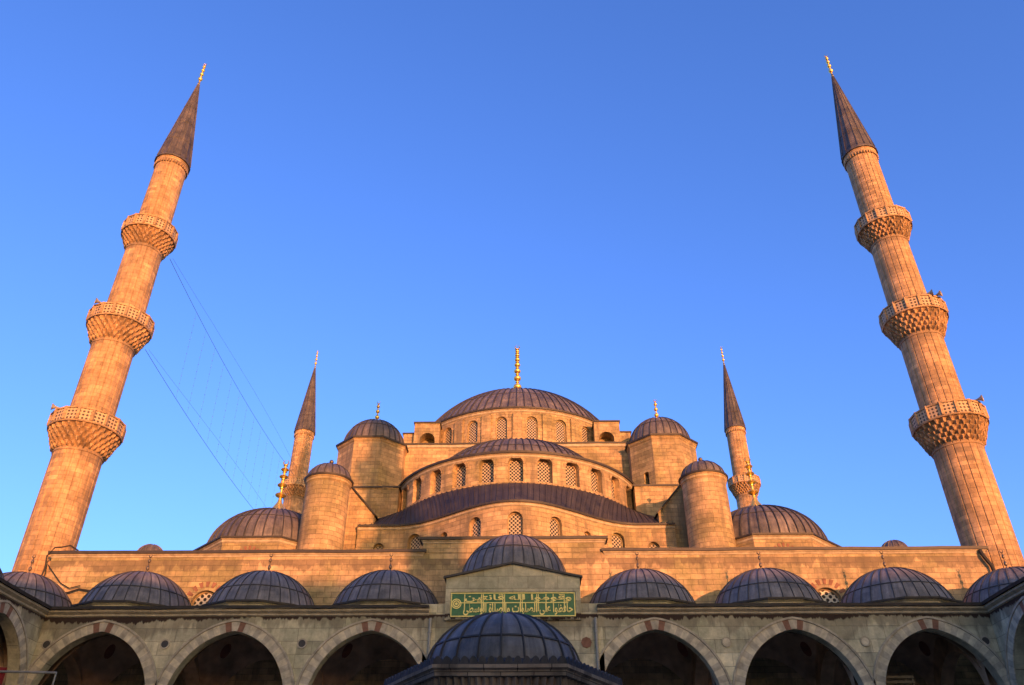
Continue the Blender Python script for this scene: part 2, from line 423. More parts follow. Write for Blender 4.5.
DARK = plain('dark_interior', (.05, .04, .035), .9)
VAULT = plain('vault_plaster', (.36, .25, .17), .9, 0, .5, .8)
VPAINT = plain('vault_painted_band', (.16, .06, .04), .9, 0, .4, 2)
GREEN = plain('green_enamel', (.008, .13, .045), .35, 0, .35, 5)
GOLDP = plain('gold_leaf_paint', (.92, .76, .24), .4, .0, .15, 8)
WIRE = plain('steel_wire', (.12, .12, .13), .5, .5)
CABLE = plain('black_cable', (.02, .018, .016), .7)
GREY = plain('grey_plastic', (.28, .27, .25), .5)
PAVE = stone('courtyard_paving', (.36, .34, .30), (.30, .28, .25), (.14, .13, .11), bw=1.2, bh=.7, stain_amt=.2)
EARTH = plain('earth', (.16, .14, .09), .95, 0, .3, .05)
SAD = stone('fountain_stone', (.33, .28, .23), (.25, .21, .18), (.07, .06, .05), bw=.7, bh=.4, stain=(.05, .042, .036), stain_amt=.8)

# ------------------------------------------------------------------ ground
mb = MB(); mb.add([(-3000, -3000, -.12), (3000, -3000, -.12), (3000, 3000, -.12), (-3000, 3000, -.12)])
tag(mb.build('ground', EARTH), kind='structure')
mb = MB(); mb.box(-30, 30, -27, 47, -.1, 0)
tag(mb.build('courtyard_pavement', PAVE), kind='structure')

# ------------------------------------------------------------------ small reusable meshes
def finial_mesh(h, mat, parent, name='finial', bulbs=3, rb=.22, skirt=.3, cr=.16, foot=.14, fill=.66):
    """stacked gilded bulbs on a flared foot with a small crescent; radii in metres"""
    mb = MB(); fz = h * foot
    prof = [(skirt, -.15), (skirt, 0), (skirt * .62, fz * .35), (rb * .42, fz * .8), (rb * .3, fz)]
    z = fz; top = h - 2.6 * cr; n_ = bulbs; wsum = sum(.86 ** i for i in range(n_)); 
    for i in range(n_):
        slot = (top - fz) * .86 ** i / wsum; rr = rb * .9 ** i; bh_ = slot * fill
        for j in range(7):
            t = PI * j / 6; prof.append((max(rb * .24, rr * math.sin(t)), z + slot * .12 + bh_ / 2 * (1 - math.cos(t))))
        z += slot; prof.append((rb * .22, z - slot * .1))
        prof.append((rb * .42, z - slot * .05)); prof.append((rb * .2, z))
    prof += [(rb * .12, z + cr * .3), (0, z + cr * .32)]
    mb.lathe(prof, 14)
    c = z + cr * 1.25; pts = []; rad = []
    for j in range(13):
        t = R(-250 + 320 * j / 12); pts.append((cr * math.cos(t), 0, c + cr * math.sin(t))); rad.append(.28 * cr * math.sin(PI * (j + .6) / 13.2) + .05 * cr)
    mb.tube(pts, rad, 6)
    return mb.build(name, mat, None, smooth=True, angle=60)
def place(o, loc, parent, rz=0):
    o.location = loc; o.rotation_euler = (0, 0, rz)
    attach(o, parent); return o
def window_mesh(a, h, rise, mat, frame=.09, fm=None):
    """arched lattice pane with a raised stone rim; origin at sill centre, faces -y"""
    mb = MB(); n = 8; sp = h - rise
    def outline(aa, rr, top):
        p = [(-aa, 0), (aa, 0)]
        for k in range(2 * n + 1):
            x = aa * math.cos(PI * k / (2 * n)); p.append((x, arch_z(x, aa, sp, rr)))
        return p
    o1 = outline(a + .02, rise + .02, 0); o2 = outline(a - frame, rise - frame, 0); o2[0] = (-a + frame, frame); o2[1] = (a - frame, frame)
    mb.add([(x, 0, z) for x, z in o2], [(x + .11, z + .07) for x, z in o2], 0)
    L = len(o1)
    for i in range(L):
        j = (i + 1) % L
        mb.add([(o1[i][0], -.06, o1[i][1]), (o1[j][0], -.06, o1[j][1]), (o2[j][0], -.06, o2[j][1]), (o2[i][0], -.06, o2[i][1])], None, 1)
        mb.add([(o2[i][0], -.06, o2[i][1]), (o2[j][0], -.06, o2[j][1]), (o2[j][0], 0, o2[j][1]), (o2[i][0], 0, o2[i][1])], None, 1)
    return mb.build('window', [mat, fm or STONE], None, merge=False)

# ------------------------------------------------------------------ the prayer hall
FY = 46.9
hall = thing('mosque', 'great domed mosque hall rising in tiers of lit stone and lead behind the arcade', 'mosque', (0, 72, 0))
def hall_windows(ops, path, parent, mesh_src, depth):
    for (u, a, si, sp, ri) in ops:
        inst(mesh_src, path.frame(u, -depth + .04, si), parent, 'window')

# facade wall with stepped middle
mb = MB()
def seg(x0, x1, y0, z0, z1, ops=(), depth=.35):
    p = Path([(x0, y0), (x1, y0)]); wall(mb, p, z0, z1, [(o[0] - x0, *o[1:]) for o in ops], depth); return p
fw = [(-17.9, .80, 13.2, 14.7, .80)]
fw = fw + [(-x, *r_) for x, *r_ in fw]
fpath = Path([(-27.6, FY), (27.6, FY)])
opsf = [(x + 27.6, *r_) for x, *r_ in fw]
wall(mb, fpath, 0, 17.65, opsf, .35)
mb.box(-27.6, -27.3, FY + .002, 100, 0, 17.65); mb.box(27.3, 27.6, FY + .002, 100, 0, 17.65); mb.box(-27.6, 27.6, 100, 100.3, 0, 17.65)
facade = mb.build('facade_wall', FACADE, hall)
mb = MB(); mb.box(-5.45, 5.35, FY - .02, FY + 1.2, 17.66, 18.40); mb.build('raised_parapet', FACADE, hall)
wsrc_f = window_mesh(.80, 2.3, .80, LATT2)
for o in opsf: inst(wsrc_f, fpath.frame(o[0], -.3, o[2]), facade, 'window')
wsrc_f.hide_render = True; bpy.data.objects.remove(wsrc_f)
# red radiating voussoirs over the facade windows
for o in opsf:
    mb = MB()
    for k in range(9):
        t = R(-80 + 160 * k / 8); c = (o[0] - 27.6, o[3]); r0, r1, hw = .86, 1.22, .07
        cx_, cz_ = c[0], c[1] + .02
        dx, dz = math.sin(t), math.cos(t)
        q = [(cx_ + dx*r0 - dz*hw, cz_ + dz*r0*1.12 + dx*hw), (cx_ + dx*r0 + dz*hw, cz_ + dz*r0*1.12 - dx*hw),
             (cx_ + dx*r1 + dz*hw*1.7, cz_ + dz*r1*1.05 - dx*hw*1.7), (cx_ + dx*r1 - dz*hw*1.7, cz_ + dz*r1*1.05 + dx*hw*1.7)]
        mb.add([(x, FY - .03, z) for x, z in q])
        for j in range(4):
            a_, b_ = q[j], q[(j+1) % 4]; mb.add([(a_[0], FY - .03, a_[1]), (b_[0], FY - .03, b_[1]), (b_[0], FY, b_[1]), (a_[0], FY, a_[1])])
    mb.build('red_voussoirs', RED, facade)
# cornices of the facade
mb = MB()
for (x0, x1, z, y) in ((-27.6, -5.45, 17.65, FY), (5.35, 27.6, 17.65, FY), (-5.45, 5.35, 18.40, FY - .02)):
    p = Path([(x0, y + .9), (x0, y), (x1, y), (x1, y + .9)])
    mb.sweep(p, [(0, z - .20), (.04, z - .18), (.04, z - .12), (.12, z - .04), (.12, z), (-.4, z)], 0)
    mb.sweep(p, [(.20, z), (.22, z + .17), (-.55, z + .28), (-.55, z), (.22, z)], 1)
mb.build('cornice', [TRIM, EDGE], hall)
# flat lead roof of the hall
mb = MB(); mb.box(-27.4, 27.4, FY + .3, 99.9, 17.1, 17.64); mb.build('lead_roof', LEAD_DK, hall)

# central block, turrets, drum
mb = MB()
p = Path(ngon(0, 73, 10.9, 4), True); wall(mb, p, 17, 32.2, (), .3); fill(mb, ngon(0, 73, 10.9, 4), 32.2)
mb.build('central_block', STONE, hall)
mb = MB(); mb.sweep(p, [(0, 31.9), (.12, 31.98), (.12, 32.2)], 0); mb.sweep(p, [(.18, 32.2), (.2, 32.34), (-2.5, 32.8)], 1)
mb.build('central_cornice', [TRIM, EDGE], hall)
DR, DY = 10.2, 73.0
pts = arc(0, DY, DR, 0, 360, 96)[:-1]
p = Path(pts, True); nW = 24; stp = p.s[-1] / nW
ops = [((i + .5) * stp, .50, 33.15, 34.85, .5) for i in range(nW)]
mb = MB(); wall(mb, p, 32.2, 36.0, ops, .34)
drum = mb.build('drum', STONE, hall)
ws = window_mesh(.50, 2.2, .5, LATT)
hall_windows(ops, p, drum, ws, .30); bpy.data.objects.remove(ws)
for i in range(nW):   # flat pilasters between the windows
    mb = MB()
    M = p.frame((i * stp) % p.s[-1] if i else .06, 0, 0)
    for bx in ((-.42, .42, -.16, .05, 32.4, 35.5),):
        x0, x1, y0, y1, z0, z1 = bx
        for q in (((x0, y0), (x1, y0)), ((x0, y1), (x0, y0)), ((x1, y0), (x1, y1))):
            P4 = [M @ Vector((q[0][0], q[0][1], z0)), M @ Vector((q[1][0], q[1][1], z0)), M @ Vector((q[1][0], q[1][1], z1)), M @ Vector((q[0][0], q[0][1], z1))]
            mb.add(P4, [(q[0][0] + i*3, z0), (q[1][0] + i*3, z0), (q[1][0] + i*3, z1), (q[0][0] + i*3, z1)])
        P4 = [M @ Vector(v) for v in ((x0, y0, z1), (x1, y0, z1), (x1, y1, z1 + .25), (x0, y1, z1 + .25))]; mb.add(P4)
    mb.build('pilaster', STONE, drum)
mb = MB(); mb.sweep(p, [(0, 35.7), (.10, 35.78), (.10, 35.9), (.22, 36.0)], 0); mb.sweep(p, [(.30, 36.0), (.33, 36.14), (-.3, 36.3)], 1)
mb.build('drum_cornice', [TRIM, EDGE], hall)
mb = MB(); dome(mb, 0, DY, 36.15, 9.95, 6.15, 84, rib_w=.10, rib_h=.09, rings=(.3, .6), nseg=18, cap=True)
md = mb.build('main_dome', [LEAD_HI, SEAM], hall, smooth=True, angle=25)
f = place(finial_mesh(8.2, GOLD, None, bulbs=8, rb=.50, skirt=.8, cr=.24), (0, DY, 41.3), md)

# stepped buttress blocks with arched openings at the drum's corners
for sx in (-1, 1):
    for sy in (-1, 1):
        t = MB(); yf = DY + sy * 8.9; yb2 = DY + sy * 6.2; x0, x1, x2 = 6.85, 9.1, 10.1
        pts_ = [(x0, yf), (x1, yf)] if True else None
        pp = Path([(x0, yf), (x1, yf)]); wall(t, pp, 32.2, 35.35, [(1.05, .66, 32.2, 33.75, .66)], -sy * -1.2 if False else (1.2 if sy < 0 else -1.2))
        t.add([(x0 + .02, DY + sy * 7.7, 32.2), (x1 - .02, DY + sy * 7.7, 32.2), (x1 - .02, DY + sy * 7.7, 35.3), (x0 + .02, DY + sy * 7.7, 35.3)])
        t.add([(x0, yf, 32.2), (x0, yb2, 32.2), (x0, yb2, 35.35), (x0, yf, 35.35)]); t.add([(x1, yf, 32.2), (x1, yb2, 32.2), (x1, yb2, 35.35), (x1, yf, 35.35)])
        ya, yb3 = sorted((yf, yb2)); t.box(x0 - .08, x1 + .08, ya - .1, yb3 + .1, 35.36, 35.50, 1)
        t.box(x1 + .004, x2, ya + .5, yb3, 32.2, 34.55); t.box(x1 + .01, x2 + .1, ya + .42, yb3, 34.56, 34.68, 1)
        t.v = [(sx * v[0], v[1], v[2]) for v in t.v]
        t.build('drum_buttress', [STONE, EDGE], hall)
for ang in (90, -90):
    M = Matrix.Translation((0, DY, 0)) @ Matrix.Rotation(R(ang), 4, 'Z')
    t = MB(); t.box(-1.3, 1.3, -12.0, -9.8, 32.2, 35.0); t.box(-1.4, 1.4, -12.1, -9.8, 35.01, 35.15, 1)
    t.v = [tuple(M @ Vector(v)) for v in t.v]; t.build('drum_buttress', [STONE, EDGE], hall)

# semi-domes with their drums, front one first
def semi(rot):
    M = Matrix.Translation((0, 73, 0)) @ Matrix.Rotation(rot, 4, 'Z') @ Matrix.Translation((0, -73, 0))
    def tr(o): o.data.transform(M); return o
    p = Path(arc(0, 64, 9.9, -93, 93, 76)); c = p.s[-1] / 2; st = 9.9 * R(12.5)
    ops = [(c + k * st, .56, 25.35, 26.75, .56) for k in range(-7, 8) if abs(k) < 8]
    outer = [(u, a + .0, s_, sp, ri) for (u, a, s_, sp, ri) in ops]
    mb = MB(); wall(mb, p, 17.5, 27.5, ops, .55)
    d = tr(mb.build('semi_dome_drum', STONE, None)); attach(d, hall)
    for o in ops:
        mb = MB(); archring(mb, p, o[0], o[1], o[3], o[4], .20, .05, n=9, m=(0, 0), red=())
        t_ = tr(mb.build('window_arch', STONE, None)); attach(t_, d)
    ws = window_mesh(.56, 1.96, .56, LATT)
    for o in ops:
        inst(ws, M @ p.frame(o[0], -.50, o[2]), d, 'window')
    bpy.data.objects.remove(ws)
    mb = MB(); mb.sweep(p, [(0, 27.2), (.10, 27.3), (.10, 27.42), (.22, 27.5)], 0); mb.sweep(p, [(.30, 27.5), (.33, 27.66), (-.3, 27.8)], 1)
    k = tr(mb.build('semi_dome_cornice', [TRIM, EDGE], None)); attach(k, hall)
    mb = MB(); mb.sweep(p, [(-.28, 27.78), (-2.5, 27.9)], 0); dome(mb, 0, 64, 27.75, 7.6, 4.6, 36, -92, 92, rib_w=.10, rib_h=.09, rings=(.3, .6), nseg=14)
    k = tr(mb.build('semi_dome', [LEAD_HI, SEAM], None, smooth=True, angle=25)); attach(k, hall)
for r_ in (0, R(90), R(180), R(-90)): semi(r_)

# lower tier: exedra bulging from a flat wall
ey = lambda x: 54.9 - (2.2 * (1 + math.cos(PI * x / 8.6)) if abs(x) < 8.6 else 0)
pl = [(-11.2, 54.9)] + [(-8.8 + 17.6 * k / 56, ey(-8.8 + 17.6 * k / 56)) for k in range(57)] + [(11.2, 54.9)]
p = Path(pl); c = p.s[-1] / 2
def eu(x):
    for i in range(len(pl) - 1):
        if pl[i][0] <= x <= pl[i + 1][0]: return p.s[i] + (p.s[i+1] - p.s[i]) * (x - pl[i][0]) / (pl[i+1][0] - pl[i][0])
ops = [(eu(x), .50, 19.3, 21.15, .5) for x in (-2.7, 0, 2.7)] + [(eu(x), .34, 19.3, 20.9, .34) for x in (-4.9, 4.9)]
ops += [(eu(x), .50, 19.5, 21.15, .5) for x in (-7.1, 7.1)] + [(eu(x), .40, 18.7, 20.7, .40) for x in (-9.6, 9.6)]
ops.sort()
mb = MB(); wall(mb, p, 17, 22.25, ops, .38)
ex = mb.build('exedra_wall', STONE, hall)
ws = {}
for o in ops:
    key = (o[1], round(o[3] - o[2] + o[4], 3), o[4])
    if key not in ws: ws[key] = window_mesh(o[1], key[1], o[4], LATT)
    inst(ws[key], p.frame(o[0], -.33, o[2]), ex, 'window')
for k in ws.values(): bpy.data.objects.remove(k)
mb = MB(); mb.sweep(p, [(0, 22.0), (.10, 22.08), (.10, 22.2), (.16, 22.25)], 0); mb.sweep(p, [(.24, 22.25), (.26, 22.38), (-.2, 22.5)], 1)
mb.build('exedra_cornice', [TRIM, EDGE], hall)
mb = MB()   # lead roof between the exedra eave and the drum above
K = 120; L = p.s[-1]; prev = None
for i in range(K + 1):
    u = L * i / K; a = Vector(p.at(u, .1, 22.36)); th = -78 + 156 * i / K
    x, y = 9.9 * math.sin(R(th)), 64 - 9.9 * math.cos(R(th)); b = Vector((x * .97 + a.x * .03, y, 25.15))
    row = []
    for k in range(7):
        t = k / 6; q = a.lerp(b, t); q.z = 22.36 + (25.15 - 22.36) * (math.sin(t * PI/2) * .75 + t * .25); row.append(q)
    if prev:
        for k in range(6): mb.add([prev[k], row[k], row[k+1], prev[k+1]], [(i/2, k/3), (i/2 + .5, k/3), (i/2 + .5, k/3 + .3), (i/2, k/3 + .3)])
    if i % 2 == 0: mb.tube([v + Vector((0, 0, .02)) for v in row], .045, 4)
    prev = row
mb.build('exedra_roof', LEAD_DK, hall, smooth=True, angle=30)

# corner turrets with domes, their piers, sloping shoulders and the round stair towers
for sx in (-1, 1):
    X = 12.1 * sx
    for (Y, front) in ((62, True), (84, False)):
        base = [(X - 2.9, Y - 3.0), (X + 2.9, Y - 3.0), (X + 2.9, Y + 3.0), (X - 2.9, Y + 3.0)]
        mb = MB(); pp = Path(base, True); wall(mb, pp, 17, 27.0, (), .3); fill(mb, base, 27.0)
        mb.sweep(pp, [(.1, 27.0), (.12, 27.14), (-.6, 27.3)], 1)
        mb.build('turret_pier', [STONE, EDGE], hall)
        mb = MB(); og = ngon(X, Y, 2.72, 8); pp = Path(og, True)
        hole = [(pp.s[-2] + pp.s[1] * .62, .24, 27.5, 28.5, .1)] if front and sx > 0 else []
        wall(mb, pp, 27.0, 31.5, hole, .5)
        for (u, a, s_, sp, ri) in hole:
            mb.add([pp.at(u - a, -.49, s_), pp.at(u + a, -.49, s_), pp.at(u + a, -.49, sp + ri), pp.at(u - a, -.49, sp + ri)], None, 2)
        mb.sweep(pp, [(0, 31.2), (.08, 31.3), (.08, 31.42), (.15, 31.5)], 0)
        mb.sweep(pp, [(.22, 31.5), (.25, 31.64), (-.6, 31.8)], 1)
        tur = mb.build('corner_turret', [STONE, EDGE, DARK], hall)
        mb = MB(); dome(mb, X, Y, 31.6, 2.62, 2.75, 28, rib_w=.07, rib_h=.06, rings=(.4,), nseg=12)
        mb.build('dome', [LEAD_HI, SEAM], tur, smooth=True, angle=25)
        place(finial_mesh(2.2, GOLD, None, bulbs=3, rb=.2, skirt=.34, cr=.12), (X, Y, 34.3), tur)
    # shoulder with a lead slope
    xi, xo = 10.2 * sx, 14.6 * sx; y0, y1 = 55.2, 59.2
    xm = 12.3 * sx
    mb = MB()
    F = lambda x, z: [(x, y0, z)]
    mb.add([(xi, y0, 17), (xo, y0, 17), (xo, y0, 25.8), (xm, y0, 25.8), (xi, y0, 23.4)])
    mb.add([(xi, y0, 17), (xi, y1, 17), (xi, y1, 23.4), (xi, y0, 23.4)]); mb.add([(xo, y0, 17), (xo, y1, 17), (xo, y1, 25.8), (xo, y0, 25.8)])
    for (xa, za, xb, zb) in ((xi - .15*sx, 23.3, xm, 25.86), (xm, 25.86, xo + .15*sx, 25.86)):
        mb.add([(xa, y0 - .18, za), (xb, y0 - .18, zb), (xb, y1, zb + .25), (xa, y1, za + .25)], None, 1)
        mb.add([(xa, y0 - .18, za - .12), (xb, y0 - .18, zb - .12), (xb, y0 - .18, zb), (xa, y0 - .18, za)], None, 1)
    mb.build('shoulder_buttress', [STONE, EDGE], hall, merge=False)
    # small stepped wing between tower and shoulder
    mb = MB(); a_, b_ = sorted((13.6*sx, 16.4*sx)); mb.box(a_, b_, 55.6, 62, 17, 21.8); mb.box(a_ - .12, b_ + .12, 55.45, 62, 21.8, 21.95, 1)
    mb.build('side_wing', [STONE, EDGE], hall)
    # second-storey block behind the corner domes
    mb = MB(); a_, b_ = sorted((14.9*sx, 24*sx)); mb.box(a_, b_, 64, 82, 17, 20.5); mb.box(a_ - .1, b_ + .1, 63.9, 82, 20.5, 20.62, 1)
    mb.build('gallery_block', [STONE, EDGE], hall)
    # round tower
    TX, TY = 13.15 * sx, 52.8
    mb = MB(); mb.lathe([(1.56, 17), (1.50, 24.35), (1.50, 24.36), (1.58, 24.45), (1.58, 24.6), (1.64, 24.7)], 40, TX, TY, uvr=1.5)
    mb.lathe([(1.69, 24.7), (1.73, 24.82), (1.4, 24.92)], 40, TX, TY, m=1)
    tw = mb.build('round_tower', [STONE, EDGE], hall, smooth=True, angle=25)
    mb = MB(); dome(mb, TX, TY, 24.82, 1.55, 1.25, 18, rib_w=.06, rib_h=.05, rings=(), nseg=8, per=2)
    mb.build('dome', [LEAD_HI, SEAM], tw, smooth=True, angle=25)
    mb = MB(); mb.lathe([(.10, 0), (.05, .12), (.05, .2), (.14, .28), (.16, .38), (.10, .48), (0, .52)], 10)
    place(mb.build('finial', TARN, None, smooth=True, angle=60), (TX, TY, 26.0), tw)
    # corner dome on a twelve-sided drum
    DX, DYc = 17.5 * sx, 56.2
    mb = MB(); g = ngon(DX, DYc, 4.55, 8); pp = Path(g, True)
    opw = [((i + .5) * pp.s[1], .5, 17.6, 18.95, .5) for i in range(8)]
    wall(mb, pp, 17, 20.3, opw, .3)
    cdm = mb.build('corner_dome_drum', STONE, hall)
    ws_ = window_mesh(.5, 1.85, .5, LATT)
    for o in opw: inst(ws_, pp.frame(o[0], -.26, o[2]), cdm, 'window')
    bpy.data.objects.remove(ws_)
    for o in opw:
        mb = MB()
        for k in range(9):
            t = R(-88 + 176 * k / 8); r0, r1, hw = .60, .88, .06; dx, dz = math.sin(t), math.cos(t)
            q = [(o[0] + dx*r0 - dz*hw, o[3] + dz*r0 + dx*hw), (o[0] + dx*r0 + dz*hw, o[3] + dz*r0 - dx*hw),
                 (o[0] + dx*r1 + dz*hw*1.5, o[3] + dz*r1 - dx*hw*1.5), (o[0] + dx*r1 - dz*hw*1.5, o[3] + dz*r1 + dx*hw*1.5)]
            mb.add([pp.at(x, .03, z) for x, z in q])
            for j in range(4):
                a2, b2 = q[j], q[(j+1) % 4]; mb.add([pp.at(a2[0], .03, a2[1]), pp.at(b2[0], .03, b2[1]), pp.at(b2[0], -.01, b2[1]), pp.at(a2[0], -.01, a2[1])])
        mb.build('red_voussoirs', RED, cdm)
    mb = MB(); mb.sweep(pp, [(0, 20.0), (.08, 20.08), (.08, 20.2), (.2, 20.3)], 0); mb.sweep(pp, [(.27, 20.3), (.29, 20.41), (-.5, 20.6)], 1)
    mb.build('corner_dome_cornice', [TRIM, EDGE], hall)
    mb = MB(); a_, b_ = sorted((17.5*sx, 22.4*sx)); mb.box(a_, b_, 56.6, 62, 17, 21.25); mb.box(a_ - .25, b_ + .25, 56.4, 62, 21.25, 21.41, 1)
    mb.build('corner_wing', [STONE, EDGE], hall)
    mb = MB(); dome(mb, DX, DYc, 20.4, 4.42, 3.4, 44, rib_w=.09, rib_h=.08, rings=(.4,), nseg=14)
    cdo = mb.build('corner_dome', [LEAD_HI, SEAM], hall, smooth=True, angle=25)
    place(finial_mesh(4.6, GOLD, None, bulbs=4, rb=.42, skirt=.9, cr=.20, foot=.30, fill=.45), (DX, DYc, 23.6), cdo)
    # little roof cupola near the end of the facade
    CX = -24.4 if sx < 0 else 25.0
    mb = MB(); mb.lathe([(.85, 17.3), (.85, 19.25), (.92, 19.3)], 16, CX, 52.5, m=1); dome(mb, CX, 52.5, 19.3, .92, .9, 16, rib_w=.05, rib_h=.04, rings=(), nseg=8, sm=0)
    mb.build('roof_cupola', [LEAD_HI, STONE], hall, smooth=True, angle=30)

# ------------------------------------------------------------------ minarets
def make_minaret():
    root = thing('minaret', 'x', 'minaret', (0, 0, 0), 'minarets around the mosque')
    NF = 20
    def flute(t, k): 
        ph = (t * NF / (2 * PI)) % 1.0
        return -.05 if min(ph, 1 - ph) < .03 else 0
    def shaft(z0, z1, r0, r1, name='shaft'):
        mb = MB(); nz = 6; pr = [(r0 + (r1 - r0) * k / nz, z0 + (z1 - z0) * k / nz) for k in range(nz + 1)]
        mb.lathe(pr, NF * 10, mod=flute, uvr=(r0 + r1) / 2)
        # slim ring mouldings at both ends
        mb.lathe([(r1 - .05, z1 - .36), (r1 + .04, z1 - .30), (r1 + .04, z1 - .22), (r1 - .05, z1 - .16)], 48, uvr=r1)
        return mb.build(name, MIN_STONE, root, smooth=True, angle=20)
    mb = MB(); mb.box(-2.2, 2.2, -2.2, 2.2, 0, 11.5); g = ngon(0, 0, 2.6, 4)
    mb.lathe([(2.2, 11.5), (1.52, 13.2)], 20, uvr=2.2)
    mb.build('base', FACADE, root)
    B = [(24.5, 26.95, 2.22, 1.54), (32.9, 35.35, 2.12, 1.42), (41.6, 43.9, 1.92, 1.28)]
    shaft(13.2, 24.6, 1.50, 1.50)
    shaft(25.9, 33.0, 1.42, 1.40); shaft(34.4, 41.7, 1.36, 1.30); shaft(42.9, 50.85, 1.24, 1.20)
    for bi, (z0, z1, ro, ri) in enumerate(B):
        # stalactite corbel in tiers of small niches
        zt = z1 - 1.02; T = 5; nn = 30; prof = []; lev = []
        r_in = ri + .04
        for k in range(T):
            ra = r_in + (ro - .06 - r_in) * (k / T) ** .9; rb = r_in + (ro - .06 - r_in) * ((k + 1) / T) ** .9
            za = z0 + (zt - z0) * k / T; zb = z0 + (zt - z0) * (k + 1) / T; h_ = zb - za
            prof += [(ra, za), (ra + (rb - ra) * .35, za + h_ * .45), (rb, za + h_ * .85), (rb, zb)]
            lev += [(k, 0, rb - ra), (k, 1, rb - ra), (k, 2, rb - ra), (k, 3, rb - ra)]
        def mq(t, kk):
            k, j, dr = lev[kk]; ph = (t * nn / (2 * PI) + .5 * k) % 1.0; s_ = abs(math.sin(PI * ph))
            return (-.02, .85, .35, 0)[j] * dr * (1 - s_) + (-.19, -.17, -.08, 0)[j] * s_ ** .7
        mb = MB(); mb.lathe(prof, nn * 6, mod=mq, uvr=2)
        for k in range(T):     # pendant drops between the niches
            ra = r_in + (ro - .06 - r_in) * ((k + .75) / T) ** .9; za = z0 + (zt - z0) * (k + .12) / T
            for i in range(nn):
                if (i + k) % 2: continue
                t = 2 * PI * (i + .5 * (k % 2)) / nn; c_ = Vector((ra * math.sin(t), -ra * math.cos(t), za)); wv = Vector((math.cos(t), math.sin(t), 0)) * .085
                rv = Vector((math.sin(t), -math.cos(t), 0)) * .09; hh = Vector((0, 0, .27))
                a4 = [c_ - wv - rv + hh, c_ + wv - rv + hh, c_ + wv + rv + hh, c_ - wv + rv + hh]; tip = c_ - Vector((0, 0, .05))
                for q in range(4): mb.add([a4[q], a4[(q+1) % 4], tip])
        bal = mb.build('balcony', MIN_STONE, root)
        # floor slab and pierced parapet panels
        mb = MB(); mb.lathe([(ro - .08, zt), (ro + .06, zt), (ro + .08, zt + .10), (ro + .0, zt + .16), (ri - .1, zt + .16)], 32)
        n_p = 16; pp = Path(ngon(0, 0, ro, n_p), True); zt2 = zt + .14; zp = z1 - .10
        mb.sweep(pp, [(.05, zp), (.07, zp + .10), (-.14, zp + .10), (-.12, zp)], 0)
        for i in range(n_p):
            a_ = Vector(pp.off(i, -.03, 0)); 
            mb.box(a_.x - .09, a_.x + .09, a_.y - .09, a_.y + .09, zt2, zp + .13)
        mb.sweep(pp, [(0, zt2), (.0, zp)], 1); mb.sweep(pp, [(-.10, zp), (-.10, zt2)], 1)
        mb.build('parapet', [MIN_STONE, PIERCED], bal)
        # doorway onto the balcony
        mb = MB(); mb.box(-.3, .3, ri - .3, ri + .0, zt + .17, zt + 1.8); mb.build('door', DARK, bal)
    mb = MB(); mb.lathe([(1.20, 50.6), (1.26, 50.7), (1.26, 50.85), (1.30, 50.9), (1.30, 51.0)], 40, uvr=1.2)
    for i in range(36):
        t = 2 * PI * i / 36; c_ = (1.27 * math.sin(t), -1.27 * math.cos(t)); mb.box(c_[0] - .05, c_[0] + .05, c_[1] - .05, c_[1] + .05, 50.35, 50.62)
    mb.build('neck_moulding', MIN_STONE, root)
    mb = MB(); pr = [(1.40, 50.98), (1.43, 51.08), (1.34, 51.3)] + [(1.36 * (1 - k/10) + .07 * k / 10, 51.3 + 10.2 * k / 10) for k in range(1, 11)]
    mb.lathe(pr, 16, uvr=16 / (2 * PI))
    mb.lathe([(1.2, 50.98), (1.42, 50.98)], 16, uvr=16 / (2*PI))
    for i in range(16):
        t = 2 * PI * i / 16; mb.tube([(1.37 * math.sin(t), -1.37 * math.cos(t), 51.3), (.07 * math.sin(t), -.07 * math.cos(t), 61.5)], [.04, .02], 4)
    for zz in (53.3, 55.6, 57.9):
        rr = 1.36 - (zz - 51.3) * (1.29 / 10.2); mb.lathe([(rr + .005, zz - .05), (rr + .04, zz), (rr + .0, zz + .04)], 16, uvr=2.5)
    mb.build('cone_roof', CONE, root)
    place(finial_mesh(3.0, GOLD, None, bulbs=4, rb=.2, skirt=.12, cr=.13), (0, 0, 61.3), root)
    return root
MD, MD2, MX = 48.75, 98.6, 29.3
labels = [((-MX, MD), 'tall three-balcony minaret with drooping cables tied to it, left of the mosque front'),
          ((MX, MD), 'tall three-balcony minaret rising beside the right end of the mosque front wall'),
          ((-MX, MD2), 'far minaret behind the left gilded corner dome, only its top balcony showing'),
          ((MX, MD2), 'far minaret behind the right gilded corner dome, only its top balcony showing'),
          ((MX, -26), 'minaret at the right courtyard corner behind the viewer'),
          ((-MX, -26), 'minaret at the left courtyard corner behind the viewer')]
m0 = make_minaret()
for i, ((x, y), lb) in enumerate(labels):
    m_ = m0 if i == 0 else copy_tree(m0)
    if y == MD: x *= 29.12 / 29.3
    m_.location = (x, y, 0); m_['label'] = lb; m_.scale = (1.022, 1.022, 1.022)
mins = [o for o in S.objects if o.get('category') == 'minaret']

